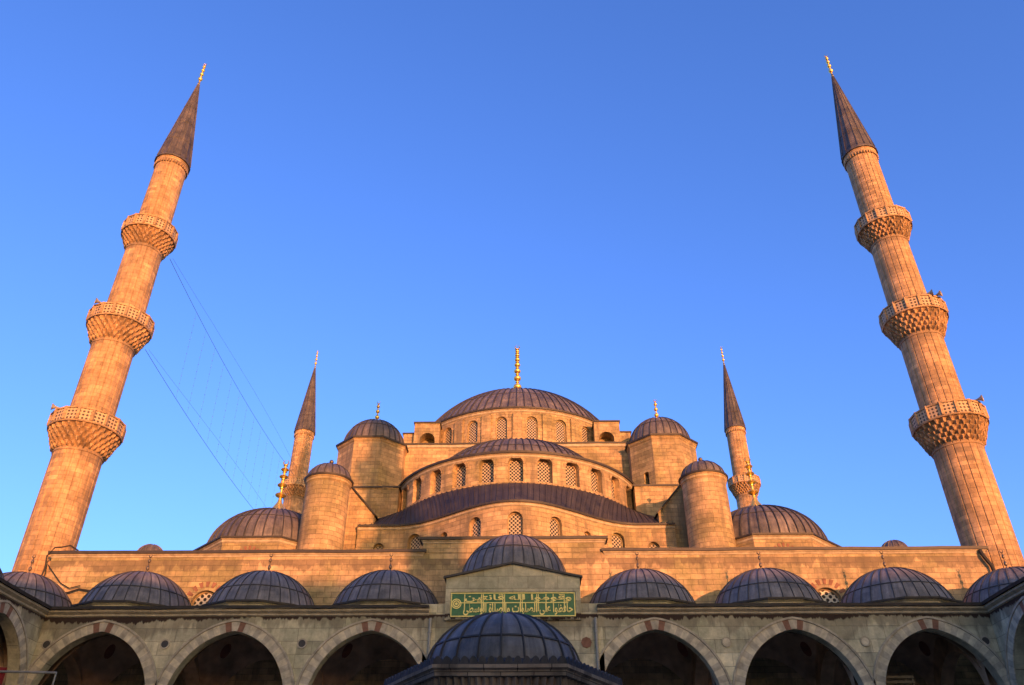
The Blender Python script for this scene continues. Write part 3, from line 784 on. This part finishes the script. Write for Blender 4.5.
# cables strung between the left minarets with hanging light strings
def cable(name, label, a, b, sag, strings):
    root = thing(name, label, 'cable', tuple((Vector(a) + Vector(b)) / 2), 'festoon cables between the left minarets')
    def P(t, dz=0): 
        v = Vector(a).lerp(Vector(b), t); v.z -= 4 * sag * t * (1 - t) - dz; return v
    mb = MB(); mb.tube([P(k / 30) for k in range(31)], .018, 5); mb.build('main_cable', WIRE, root)
    mb = MB(); mb.tube([P(k / 30) + Vector((.25 + .9 * math.sin(PI * k / 30), 0, .5 * math.sin(PI * k / 30))) for k in range(31)], .011, 4); mb.build('slack_cable', WIRE, root)
    return root, P
c1, P1 = cable('festoon_cable', 'upper pair of thin cables sagging from the left minaret\'s top balcony to the far minaret',
               (-MX + 1.9, MD + .8, 42.6), (-MX + 1.6, MD2 - 1.5, 43.4), 1.2, 0)
c2, P2 = cable('festoon_cable', 'lower pair of thin cables running from the left minaret\'s middle balcony down behind the dome',
               (-MX + 2.1, MD + .8, 34.0), (-MX + 1.6, MD2 - 1.5, 34.6), 1.0, 0)
for k in range(14):
    t = .14 + k * .055; a, b = P1(t), P2(t)
    mb = MB(); mb.tube([a, b], .005, 3)
    n_ = 12
    for j in range(1, n_):
        c_ = a.lerp(b, j / n_); mb.lathe([(0, c_.z - .05), (.035, c_.z), (0, c_.z + .05)], 5, c_.x, c_.y)
    mb.build('light_string', WIRE, c1)

# loudspeakers on the balconies
def horn(loc, rz, label):
    root = thing('loudspeaker', label, 'loudspeaker', loc, 'horn loudspeakers on the balconies'); root.rotation_euler = (0, 0, rz); root.scale = (.72, .72, .72)
    def at(o): o.parent = root; return o
    mb = MB(); mb.tube([(0, 0, 0), (0, 0, .95)], .035, 6); at(mb.build('bracket', CABLE, None))
    mb = MB()
    for k in range(6): 
        pass
    n_ = 14; pr = [(.07, .25), (.08, .0), (.16, -.25), (.34, -.5), (.32, -.5), (.14, -.22)]
    for i in range(n_):
        t0, t1 = 2*PI*i/n_, 2*PI*(i+1)/n_
        for k in range(len(pr) - 1):
            (r0, y0), (r1, y1) = pr[k], pr[k+1]
            mb.add([(r0*math.cos(t0), y0, 1.05 + r0*math.sin(t0)), (r0*math.cos(t1), y0, 1.05 + r0*math.sin(t1)), (r1*math.cos(t1), y1, 1.05 + r1*math.sin(t1)), (r1*math.cos(t0), y1, 1.05 + r1*math.sin(t0))])
    mb.tube([(0, .22, 1.05), (0, .42, 1.05)], .11, 8)
    at(mb.build('horn', GREY, None, smooth=True))
    return root
horn((-MX - .6, MD - 2.0, 35.5), R(-50), 'dark horn loudspeaker above the middle balcony rail of the left minaret')
horn((-MX - 1.1, MD - 1.9, 26.9), R(-60), 'dark horn loudspeaker above the lowest balcony rail of the left minaret')
horn((MX + .15, MD - 2.1, 35.5), R(60), 'left of two horn loudspeakers on the right minaret\'s middle balcony')
horn((MX + .85, MD - 1.9, 35.5), R(45), 'right of two horn loudspeakers on the right minaret\'s middle balcony')
horn((MX + 1.0, MD - 2.0, 26.9), R(50), 'horn loudspeaker above the lowest balcony rail of the right minaret')

# ------------------------------------------------------------------ courtyard arcades
AZ, SPR, RISE, AW = 12.5, 8.35, 3.3, 2.85
def arcade(root, A, B, bays, depth=6.4, dome_at=(), portal=None, roundels=(), red=True, domes_mat=LEAD):
    """A->B: inner face, outside (court) on the right hand. bays: distances of arch centres. dome_at: (distance, rise, zbase)"""
    p = Path([A, B]); L = p.s[-1]
    ops = [(u, AW, 0, SPR, RISE) for u in bays]
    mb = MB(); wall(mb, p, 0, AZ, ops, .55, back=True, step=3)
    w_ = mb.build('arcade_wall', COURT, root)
    for u in bays:
        if portal and abs(u - portal) < .1: pass
        mb = MB(); archring(mb, p, u, AW, SPR, RISE, .46, .05, n=35, m=(0, 2), red=(), gap=.0)
        for k in range(len(mb.m)):
            vi = (k // 6); mb.m[k] = 1 if (red and vi in (16, 18)) else (2 if vi % 2 else 0)
        mb.build('arch_ring', [VOUSS, RED, VOUSS2], w_)
        mb = MB(); archring(mb, p, u, AW + .47, SPR, RISE + .47, .10, .09, n=21, m=(0, 0), red=(), gap=0); mb.build('hood_moulding', VOUSS2, w_)
    # cornice
    for cp in ([p] if portal is None else [Path([A, p.at(portal - 4.15, 0, 0)]), Path([p.at(portal + 4.15, 0, 0), B])]):
        mb = MB(); mb.sweep(cp, [(0, AZ - .16), (.08, AZ - .12), (.08, AZ - .04), (.24, AZ + .06), (.24, AZ + .16), (-.5, AZ + .16)], 0)
        mb.sweep(cp, [(.34, AZ + .16), (.38, AZ + .29), (-.6, AZ + .42)], 1)
        if portal is not None:
            for e_ in (0, -1):
                q_ = [(.34, AZ + .16), (.38, AZ + .29), (-.6, AZ + .42), (-.6, AZ + .16)]; mb.add([cp.off(e_, d_, z_) for d_, z_ in q_], None, 1)
                q_ = [(0, AZ - .16), (.08, AZ - .12), (.08, AZ - .04), (.24, AZ + .06), (.24, AZ + .16), (0, AZ + .16)]; mb.add([cp.off(e_, d_, z_) for d_, z_ in q_], None, 0)
        mb.build('cornice', [TRIM, EDGE], root)
    # roof slab, columns, cross walls and vaults
    mb = MB(); a = p.at(0, -.55, 0); b = p.at(L, -.55, 0); c = p.at(L, -depth, 0); d = p.at(0, -depth, 0)
    mb.add([(q[0], q[1], AZ + .40) for q in (a, b, c, d)]); mb.build('lead_roof', LEAD_DK, root)
    edges = []
    srt = sorted(bays)
    edges = [max(0, srt[0] - 3.4)] + [(x + y) / 2 for x, y in zip(srt[:-1], srt[1:])] + [min(L, srt[-1] + 3.4)]
    for e in edges:
        q0 = p.at(e, -.54, 0); q1 = p.at(e, -depth, 0)
        pc = Path([q0, q1]); mb = MB(); hw = (depth - .8) / 2 - .15
        wall(mb, pc, 0, AZ + .35, [(pc.s[-1] / 2, hw, 0, SPR, RISE - .3)], .7, back=True, step=3)
        mb.build('cross_arch', VAULT, root)
    for u in bays:
        lo = max(e for e in edges if e < u); hi = min(e for e in edges if e > u)
        mb = MB(); G = 12; hx, hy = (hi - lo) / 2, (depth - .8) / 2; cx, cy = (lo + hi) / 2, -.8 - hy; grid = []
        for i in range(G + 1):
            row = []
            for j in range(G + 1):
                x, y = -1 + 2 * i / G, -1 + 2 * j / G
                zz = SPR + 1.69 * (math.sqrt(max(0, 27.04 - (x*x + y*y) * 11.56)) - 1.98)
                q = p.at(cx + x * hx, cy + y * hy, min(zz, 13.6)); row.append(q)
            grid.append(row)
        for i in range(G):
            for j in range(G): mb.add([grid[i][j], grid[i+1][j], grid[i+1][j+1], grid[i][j+1]], None, 1 if (i + j) % 7 == 3 else 0)
        # painted roundels on the pendentives
        mb.build('vault', [VAULT, VAULT], root, smooth=True, angle=60)
        for (sx_, sy_) in ((-1, -1), (1, -1), (-1, 1), (1, 1)):
            mb = MB(); x, y = sx_ * .66, sy_ * .66; ring = []
            for k in range(14):
                t = 2 * PI * k / 14; xx, yy = x + .08 * math.cos(t), y + .08 * math.sin(t)
                zz = SPR + 1.69 * (math.sqrt(27.04 - (xx*xx + yy*yy) * 11.56) - 1.98) - .05; ring.append(p.at(cx + xx * hx, cy + yy * hy, zz))
            mb.add(ring)
            mb.build('painted_roundel', VPAINT, root)
    for e in [x for x in edges]:
        q = p.at(e, -.4, 0); mb = MB()
        mb.lathe([(.62, 0), (.62, .35), (.46, .45), (.42, .7), (.38, 6.2), (.44, 6.3), (.46, 6.5), (.70, 7.3), (.72, 7.45)], 20, q[0], q[1])
        mb.build('column', TRIM, root, smooth=True, angle=30)
    for (u, rz_, z0_, r_, h_) in dome_at:
        q = p.at(u, -3.5, 0)
        mb = MB(); pp = Path(ngon(q[0], q[1], r_ + .12, 12), True)
        mb.sweep(pp, [(-.05, AZ + .2), (-.05, z0_ - .12), (.10, z0_ - .02)], 0); mb.sweep(pp, [(.16, z0_ - .02), (.18, z0_ + .07), (-.3, z0_ + .15)], 1)
        dr_ = mb.build('dome_drum', [COURT, EDGE], root)
        mb = MB(); dome(mb, q[0], q[1], z0_ + .02, r_, h_ + .08, 32, rib_w=.045, rib_h=.04, rings=(.30,), nseg=12, cap=True)
        do = mb.build('dome', [domes_mat, SEAM], root, smooth=True, angle=25)
        if rz_: place(finial_mesh(1.3, TARN, None, bulbs=2, rb=.085, skirt=.24, cr=.085, foot=.22), (q[0], q[1], z0_ + h_ - .04), do)
    for (u, kind) in roundels:
        mb = MB(); n_ = 20; zc = 11.05; r = .24
        rim = [(math.cos(2*PI*k/n_), math.sin(2*PI*k/n_)) for k in range(n_)]
        mb.add([p.at(u + r*.72*a_, .045, zc + r*.72*b_) for a_, b_ in rim], None, 0)
        for k in range(n_):
            (a0, b0), (a1, b1) = rim[k], rim[(k+1) % n_]
            mb.add([p.at(u + r*a0, .05, zc + r*b0), p.at(u + r*a1, .05, zc + r*b1), p.at(u + r*.72*a1, .045, zc + r*.72*b1), p.at(u + r*.72*a0, .045, zc + r*.72*b0)], None, 1)
            mb.add([p.at(u + r*a0, .05, zc + r*b0), p.at(u + r*a1, .05, zc + r*b1), p.at(u + r*a1, 0, zc + r*b1), p.at(u + r*a0, 0, zc + r*b0)], None, 1)
        if kind == 'red':
            mb = MB(); 
            mb.add([p.at(u + .26 * math.cos(2*PI*k/8), .04, zc + .26 * math.sin(2*PI*k/8)) for k in range(8)], None, 0)
            for k in range(8):
                a0 = 2*PI*k/8; a1 = 2*PI*(k+1)/8
                mb.add([p.at(u + .26*math.cos(a0), .04, zc + .26*math.sin(a0)), p.at(u + .26*math.cos(a1), .04, zc + .26*math.sin(a1)), p.at(u + .26*math.cos(a1), 0, zc + .26*math.sin(a1)), p.at(u + .26*math.cos(a0), 0, zc + .26*math.sin(a0))])
        mb.build('roundel', {'red': [RED], 'dark': [EDGE, VOUSS2], 'pale': [VOUSS, TRIM]}[kind], w_)
    return p, w_

AY, AX = 40.7, 23.26
front = thing('arcade', 'domed arcade across the foot of the mosque front, with the green inscription over its centre', 'arcade', (0, AY, 0), 'courtyard arcades')
bays = [AX + k for k in (-20.2, -13.65, -6.93, 0, 6.93, 13.65, 20.2)]
rr_ = [(AX - 23.0 + .25, 'dark'), (AX - 16.95, 'dark'), (AX - 10.25, 'dark'), (AX + 3.55, 'red'), (AX + 10.3, 'pale'), (AX + 16.95, 'pale'), (AX + 22.7, 'dark')]
P0, W0 = arcade(front, (-AX, AY), (AX, AY), bays, 6.2, portal=AX,
    dome_at=[(AX + k, 1, 13.2, 2.95, 2.3) for k in (-27.0, -20.4, -13.6, -6.85, 6.85, 13.6, 20.4, 27.0)], roundels=rr_)
# raised portal block with a low gable
mb = MB(); y = AY - .12; gx = 3.36
mb.add([(-gx, y, AZ - .4), (gx, y, AZ - .4), (gx, y, 14.2), (0, y, 14.92), (-gx, y, 14.2)])
for sx in (-1, 1):
    mb.add([(sx*gx, y, AZ - .4), (sx*gx, y + 1.0, AZ - .4), (sx*gx, y + 1.0, 14.2), (sx*gx, y, 14.2)])
mb.add([(-gx, y, AZ - .4), (gx, y, AZ - .4), (gx, y + .2, AZ - .4), (-gx, y + .2, AZ - .4)])
mb.add([(-gx, y + 1.0, AZ), (gx, y + 1.0, AZ), (gx, y + 1.0, 14.2), (0, y + 1.0, 14.92), (-gx, y + 1.0, 14.2)])
for sx in (-1, 1):
    mb.add([(0, y - .14, 14.98), (sx*(gx + .14), y - .14, 14.24), (sx*(gx + .14), y + 2.6, 14.34), (0, y + 2.6, 15.08)], None, 1)
    mb.add([(0, y - .14, 14.88), (sx*(gx + .14), y - .14, 14.14), (sx*(gx + .14), y - .14, 14.24), (0, y - .14, 14.98)], None, 1)
    mb.add([(0, y - .14, 14.88), (sx*(gx + .14), y - .14, 14.14), (sx*(gx + .14), y, 14.14), (0, y, 14.88)], None, 1)
# recessed frame mouldings around the inscription
for (x0, x1, z0, z1) in ((-3.20, 3.20, 13.46, 13.56), (-3.20, 3.20, 12.14, 12.22), (-3.20, -3.12, 12.22, 13.46), (3.12, 3.20, 12.22, 13.46)):
    mb.box(x0, x1, y - .06, y + .0, z0, z1, 0)
for sx in (-1, 1):
    a_, b_ = sorted((sx * gx, sx * 4.6)); mb.box(a_, b_, AY + .01, AY + 1.0, 12.51, 12.92, 0)
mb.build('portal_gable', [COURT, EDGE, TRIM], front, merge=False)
mb = MB(); pp = Path(ngon(0, AY + 3.5, 3.0, 8), True)
mb.sweep(pp, [(0, AZ + .3), (0, 14.75), (.12, 14.85)], 0); mb.sweep(pp, [(.2, 14.85), (.22, 14.95), (-.3, 15.05)], 1)
mb.build('dome_drum', [COURT, EDGE], front)
mb = MB(); dome(mb, 0, AY + 3.5, 14.9, 2.95, 2.65, 32, rib_w=.045, rib_h=.04, rings=(.35,), nseg=12, cap=True)
do = mb.build('dome', [LEAD, SEAM], front, smooth=True, angle=25)
# rain pipes beside the middle bay
for x in (-4.05, 4.05):
    mb = MB(); mb.tube([(x, AY - .14, 12.2), (x, AY - .14, 0.3)], .07, 8)
    for z in (11.5, 9.5, 7.5, 5.5, 3.5): mb.tube([(x, AY - .14, z), (x, AY - .14, z + .08)], .10, 8)
    mb.build('rain_pipe', GREY, front)
for x in (-4.25, 4.25):
    mb = MB(); mb.box(x - .12, x + .12, AY - .05, AY - .001, 0, 12.2); mb.build('pilaster', COURT, front)

# inscription: green board, gold writing
FORMS = {'ا': (0xFE8D, 0xFE8E), 'ح': (0xFEA1, 0xFEA2, 0xFEA3, 0xFEA4), 'ف': (0xFED1, 0xFED2, 0xFED3, 0xFED4), 'ظ': (0xFEC5, 0xFEC6, 0xFEC7, 0xFEC8),
         'و': (0xFEED, 0xFEEE), 'ع': (0xFEC9, 0xFECA, 0xFECB, 0xFECC), 'ل': (0xFEDD, 0xFEDE, 0xFEDF, 0xFEE0), 'ى': (0xFEEF, 0xFEF0), 'ص': (0xFEB9, 0xFEBA, 0xFEBB, 0xFEBC),
         'ت': (0xFE95, 0xFE96, 0xFE97, 0xFE98), 'ة': (0xFE93, 0xFE94), 'س': (0xFEB1, 0xFEB2, 0xFEB3, 0xFEB4), 'ط': (0xFEC1, 0xFEC2, 0xFEC3, 0xFEC4),
         'ق': (0xFED5, 0xFED6, 0xFED7, 0xFED8), 'م': (0xFEE1, 0xFEE2, 0xFEE3, 0xFEE4), 'ه': (0xFEE9, 0xFEEA, 0xFEEB, 0xFEEC), 'ن': (0xFEE5, 0xFEE6, 0xFEE7, 0xFEE8),
         'ي': (0xFEF1, 0xFEF2, 0xFEF3, 0xFEF4)}
def shape(word):
    out = []
    for i, ch in enumerate(word):
        f = FORMS[ch]; prev = i > 0 and len(FORMS[word[i-1]]) == 4; nxt = i < len(word) - 1 and len(f) == 4
        k = 3 if prev and nxt else (2 if nxt else (1 if prev else 0)); out.append(chr(f[min(k, len(f) - 1)]))
    return ''.join(reversed(out))
def line(t): return ' '.join(reversed([shape(x) for x in t.split()]))
def writing(text, x0, x1, z0, z1, y):
    cu = bpy.data.curves.new('writing', 'FONT'); cu.body = line(text); cu.extrude = .0; cu.offset = .021
    ob = bpy.data.objects.new('writing', cu); C.objects.link(ob)
    dg = bpy.context.evaluated_depsgraph_get(); me = bpy.data.meshes.new_from_object(ob.evaluated_get(dg))
    bpy.data.objects.remove(ob)
    if not me.vertices: return None
    xs = [v.co.x for v in me.vertices]; ys = [v.co.y for v in me.vertices]
    sx_ = (x1 - x0) / (max(xs) - min(xs)); sz = (z1 - z0) / (max(ys) - min(ys)); ax, ay = min(xs), min(ys)
    for v in me.vertices: v.co = (x0 + (v.co.x - ax) * sx_, y, z0 + (v.co.y - ay) * sz)
    return me
px0, px1, pz0, pz1 = -3.08, 3.08, 12.25, 13.42
sign = thing('inscription_panel', 'long green panel with golden calligraphy set over the arcade centre', 'sign', (0, AY - .13, 12.2))
mb = MB(); mb.box(px0, px1, AY - .16, AY - .121, pz0, pz1); mb.build('board', GREEN, sign)
mb = MB(); yb = AY - .19
for b_ in ((px0, px1, pz0, pz0 + .05), (px0, px1, pz1 - .05, pz1), (px0, px0 + .05, pz0 + .05, pz1 - .05), (px1 - .05, px1, pz0 + .05, pz1 - .05)):
    mb.box(b_[0], b_[1], yb, AY - .159, b_[2], b_[3])
mb.build('gilt_border', GOLDP, sign)
mb = MB()      # long drawn-out stroke and the tall uprights of the script
mb.box(px0 + .45, px1 - .35, yb + .004, AY - .159, 12.90, 12.945)
for x in (-2.42, -1.58, -1.50, -.52, -.44, .36, .44, 1.16, 1.24, 1.62, 1.98, 2.52):
    mb.box(x, x + .045, yb + .002, AY - .159, 12.50, 13.34)
for k in range(20):   # rosette
    t0, t1 = 2*PI*k/20, 2*PI*(k+1)/20
    for (ra, rb) in ((.0, .07), (.11, .17), (.20, .25)):
        c_ = (-2.80, 12.88); q = [(c_[0] + r*math.cos(t), yb, c_[1] + r*math.sin(t)) for (r, t) in ((ra, t0), (ra, t1), (rb, t1), (rb, t0))]
        mb.add(q if ra else q[1:])
mb.build('flourishes', GOLDP, sign)
for (txt, z0, z1, x0, x1) in (('حافظوا على الصلوات والصلاة الوسطى', 12.31, 12.90, -2.45, 2.95), ('وقوموا لله قانتين', 12.96, 13.34, -2.40, 2.90)):
    me = writing(txt, x0, x1, z0, z1, yb - .002)
    if me:
        me.materials.append(GOLDP); o = bpy.data.objects.new('writing', me); C.objects.link(o); attach(o, sign)

# side arcades
sb = [3.35 + 6.75 * k for k in range(9)]
for sx, lb in ((-1, 'left-hand courtyard arcade, its dark eave running down to the corner'), (1, 'right-hand courtyard arcade in shadow, eave running down to the corner')):
    root = thing('arcade', lb, 'arcade', (sx * AX, 10, 0), 'courtyard arcades')
    A, B = ((-AX, -20), (-AX, AY)) if sx < 0 else ((AX, AY), (AX, -20))
    LL = AY + 20; bb = [LL - s_ for s_ in sb] if sx < 0 else sb
    arcade(root, A, B, bb, 6.2, dome_at=[(u, 1, 12.95, 2.7, 1.95) for u in bb], roundels=[(x + 3.375, 'dark') for x in bb if x < LL - 5])
# outer walls of the court so that no light leaks in behind the arcades
for sx in (-1, 1):
    root = thing('courtyard_wall', 'plain outer courtyard wall behind the %s arcade' % ('left' if sx < 0 else 'right'), 'wall', (sx * 29.6, 10, 0))
    mb = MB(); a_, b_ = sorted((sx * (AX + 6.2), sx * (AX + 6.8))); mb.box(a_, b_, -27, 46.2, 0, 12.9); mb.build('masonry', COURT, root)
back = thing('arcade', 'entrance-side arcade closing the court behind the viewer', 'arcade', (0, -20, 0), 'courtyard arcades')
arcade(back, (AX, -20), (-AX, -20), [AX + k for k in (-20.2, -13.65, -6.93, 0, 6.93, 13.65, 20.2)], 6.2,
       dome_at=[(AX + k, 1, 13.2, 2.95, 2.3) for k in (-20.4, -13.6, -6.85, 0, 6.85, 13.6, 20.4)])

# unseen blocks added beyond the entrance side to shade the court at this low sun
def block(x0, x1, y0, y1, z, label, gable=0):
    root = thing('shade_block', label, 'shade_block', ((x0+x1)/2, (y0+y1)/2, 0), 'added shade blocks beyond the court')
    mb = MB(); mb.box(x0, x1, y0, y1, 0, z); mb.build('walls', STONE, root)
    mb = MB(); mb.box(x0 - .3, x1 + .3, y0 - .3, y1 + .3, z, z + .25); mb.build('roof', EDGE, root)
block(-32, 150, -52, -40, 20.75, 'long unseen block added outside the entrance side to shade the court')
block(34, 48, -66, -54, 23.5, 'taller unseen block added outside the court to cast shade')

# ------------------------------------------------------------------ ablution fountain
FXc, FYc, FS = 0.0, 22.7, 3.1
ft = thing('fountain_kiosk', 'six-sided stone fountain kiosk with a ribbed lead dome in the middle of the court', 'fountain', (FXc, FYc, 0))
inr = FS * math.cos(PI / 6)
EZ = 5.72
hexp = Path(ngon(FXc, FYc, inr - .28, 6), True)
sl_ = hexp.s[1]
ops = [((i + .5) * sl_, 1.05, 0.0, 3.3, 1.3) for i in range(6)]
mb = MB(); wall(mb, hexp, 0, EZ - .1, ops, .35, back=True); body = mb.build('body', SAD, ft)
for o in ops:
    mb = MB(); archring(mb, hexp, o[0], 1.05, 3.3, 1.3, .2, .05, n=15, m=(0, 0), red=()); mb.build('arch_ring', SAD, body)
mb = MB(); mb.lathe([(1.7, 0), (1.75, 1.3), (1.6, 1.5), (1.6, EZ)], 16, FXc, FYc); mb.build('basin', SAD, ft, smooth=True)
# carved cornice: fluted band, moulding, scalloped crest
hp = Path(ngon(FXc, FYc, inr - .28, 6), True)
mb = MB(); mb.sweep(hp, [(0, EZ - .85), (.06, EZ - .8), (.06, EZ - .7)], 0)
Lh = hp.s[-1]; nfl = 6 * 17
for i in range(nfl):
    u0 = Lh * i / nfl; u1 = Lh * (i + 1) / nfl; um = (u0 + u1) / 2
    for (ua, ub, da, db) in ((u0, um, .02, .13), (um, u1, .13, .02)):
        mb.add([hp.at(ua, da, EZ - .70), hp.at(ub, db, EZ - .70), hp.at(ub, db + .10, EZ - .22), hp.at(ua, da + .10, EZ - .22)], None, 0)
mb.sweep(hp, [(.05, EZ - .22), (.26, EZ - .20), (.28, EZ - .08), (.34, EZ - .04), (.34, EZ + .04), (-1.0, EZ + .08)], 0)
mb.build('carved_cornice', SAD, ft)
mb = MB(); nsc = 6 * 15
for i in range(nsc):
    u0 = Lh * i / nsc; u1 = Lh * (i + 1) / nsc
    for k in range(6):
        ta, tb = k / 6, (k + 1) / 6; ua, ub = u0 + (u1-u0)*ta, u0 + (u1-u0)*tb; ha, hb = .16 * abs(math.sin(PI*ta)) ** .6, .16 * abs(math.sin(PI*tb)) ** .6
        mb.add([hp.at(ua, .32, EZ + .03), hp.at(ub, .32, EZ + .03), hp.at(ub, .32, EZ + .07 + hb), hp.at(ua, .32, EZ + .07 + ha)])
        mb.add([hp.at(ua, .24, EZ + .03), hp.at(ub, .24, EZ + .03), hp.at(ub, .24, EZ + .07 + hb), hp.at(ua, .24, EZ + .07 + ha)])
        mb.add([hp.at(ua, .32, EZ + .07 + ha), hp.at(ub, .32, EZ + .07 + hb), hp.at(ub, .24, EZ + .07 + hb), hp.at(ua, .24, EZ + .07 + ha)])
mb.build('scalloped_crest', LEAD_DK, ft)
mb = MB(); mb.sweep(hp, [(.22, EZ + .06), (-.4, EZ + .2)], 0); mb.lathe([(2.5, EZ + .15), (2.12, EZ + .32)], 24, FXc, FYc)
mb.build('eave_roof', LEAD_DK, ft)
mb = MB(); dome(mb, FXc, FYc, EZ + .28, 2.06, 1.56, 22, rib_w=.045, rib_h=.05, rings=(.27,), nseg=16, per=3)
mb.build('dome', [LEAD, SEAM], ft, smooth=True, angle=25)

# ------------------------------------------------------------------ small things
def rod(name, label, cat, pts, r, mat):
    mb = MB(); mb.tube(pts, r, 6); o = mb.build(name, mat); tag(o, label, cat); return o

# banner pole reaching out of the left arcade
pole = thing('banner_pole', 'thin silver pole with a hooked end and red cloth, jutting from the left arcade', 'banner pole', (-23.2, 33.97, 8.5))
mb = MB(); mb.tube([(-23.25, 33.97, 8.52), (-18.15, 33.97, 8.40)], .045, 8); mb.tube([(-18.17, 33.97, 8.40), (-18.17, 33.97, 7.85)], .035, 8)
mb.build('pole', GREY, pole)
CLOTH = plain('red_cloth', (.22, .015, .02), .9, 0, .2, 2)
mb = MB(); n_ = 16
def bw(i): return .06 * math.sin(i * 1.3)
for i in range(n_):
    x0, x1 = -22.4 + 2.15 * i / n_, -22.4 + 2.15 * (i + 1) / n_; y0, y1 = 33.97 + bw(i), 33.97 + bw(i + 1)
    for (dy) in (-.012, .012): mb.add([(x0, y0 + dy, 6.6), (x1, y1 + dy, 6.6), (x1, y1 + dy, 8.62), (x0, y0 + dy, 8.62)])
mb.build('cloth', CLOTH, pole)

# scaffold whose top shows inside the rightmost arch
WOOD = plain('weathered_wood', (.20, .15, .10), .85, 0, .4, 6)
sc = thing('scaffold', 'slatted top of a timber scaffold inside the rightmost arch of the front arcade', 'scaffold', (18.9, 42.9, 0))
for (x, y) in ((18.25, 42.5), (19.55, 42.5), (18.25, 43.3), (19.55, 43.3)):
    mb = MB(); mb.box(x - .05, x + .05, y - .05, y + .05, 0, 9.85); mb.build('post', WOOD, sc)
for z in (9.25, 9.48, 9.71):
    mb = MB(); mb.box(18.2, 19.6, 42.40, 42.448, z, z + .12); mb.build('slat', WOOD, sc)
mb = MB(); mb.box(18.2, 19.6, 42.56, 43.24, 8.9, 8.98); mb.build('platform', WOOD, sc)

# loose black cable on the left end of the hall front, black rain pipe on the right end
yq = 46.72
cbl = thing('wall_cable', 'loose black cable looping down the left end of the mosque front', 'cable', (-27, 46.7, 16))
mb = MB(); mb.tube([(-26.3, 47.2, 18.0), (-26.7, 46.9, 18.22), (-27.1, 46.7, 18.05), (-27.4, 46.55, 17.98), (-27.75, 46.6, 17.5), (-27.7, yq, 16.8), (-27.8, yq, 16.0), (-27.75, yq, 15.0)], .045, 6); mb.build('cable', CABLE, cbl)
mb = MB(); mb.tube([(-27.6, yq, 17.0), (-27.1, yq, 16.5), (-26.5, yq, 15.9), (-25.9, yq, 15.6), (-25.3, yq, 15.75)], .03, 5); mb.build('cable', CABLE, cbl)
mb = MB(); mb.tube([(-27.0, yq, 15.0), (-26.4, yq, 15.3), (-25.9, yq, 15.35), (-25.3, yq, 15.55), (-24.7, yq, 15.45), (-24.1, yq, 15.5), (-23.8, yq, 15.3)], .05, 6); mb.build('cable', CABLE, cbl)
mb = MB(); mb.tube([(27.3, 46.75, 17.6), (27.35, 46.65, 17.2), (27.65, 46.65, 16.6), (27.75, 46.7, 15.6), (27.75, 46.7, 13)], .11, 8); mb.build('rain_pipe', CABLE, hall)
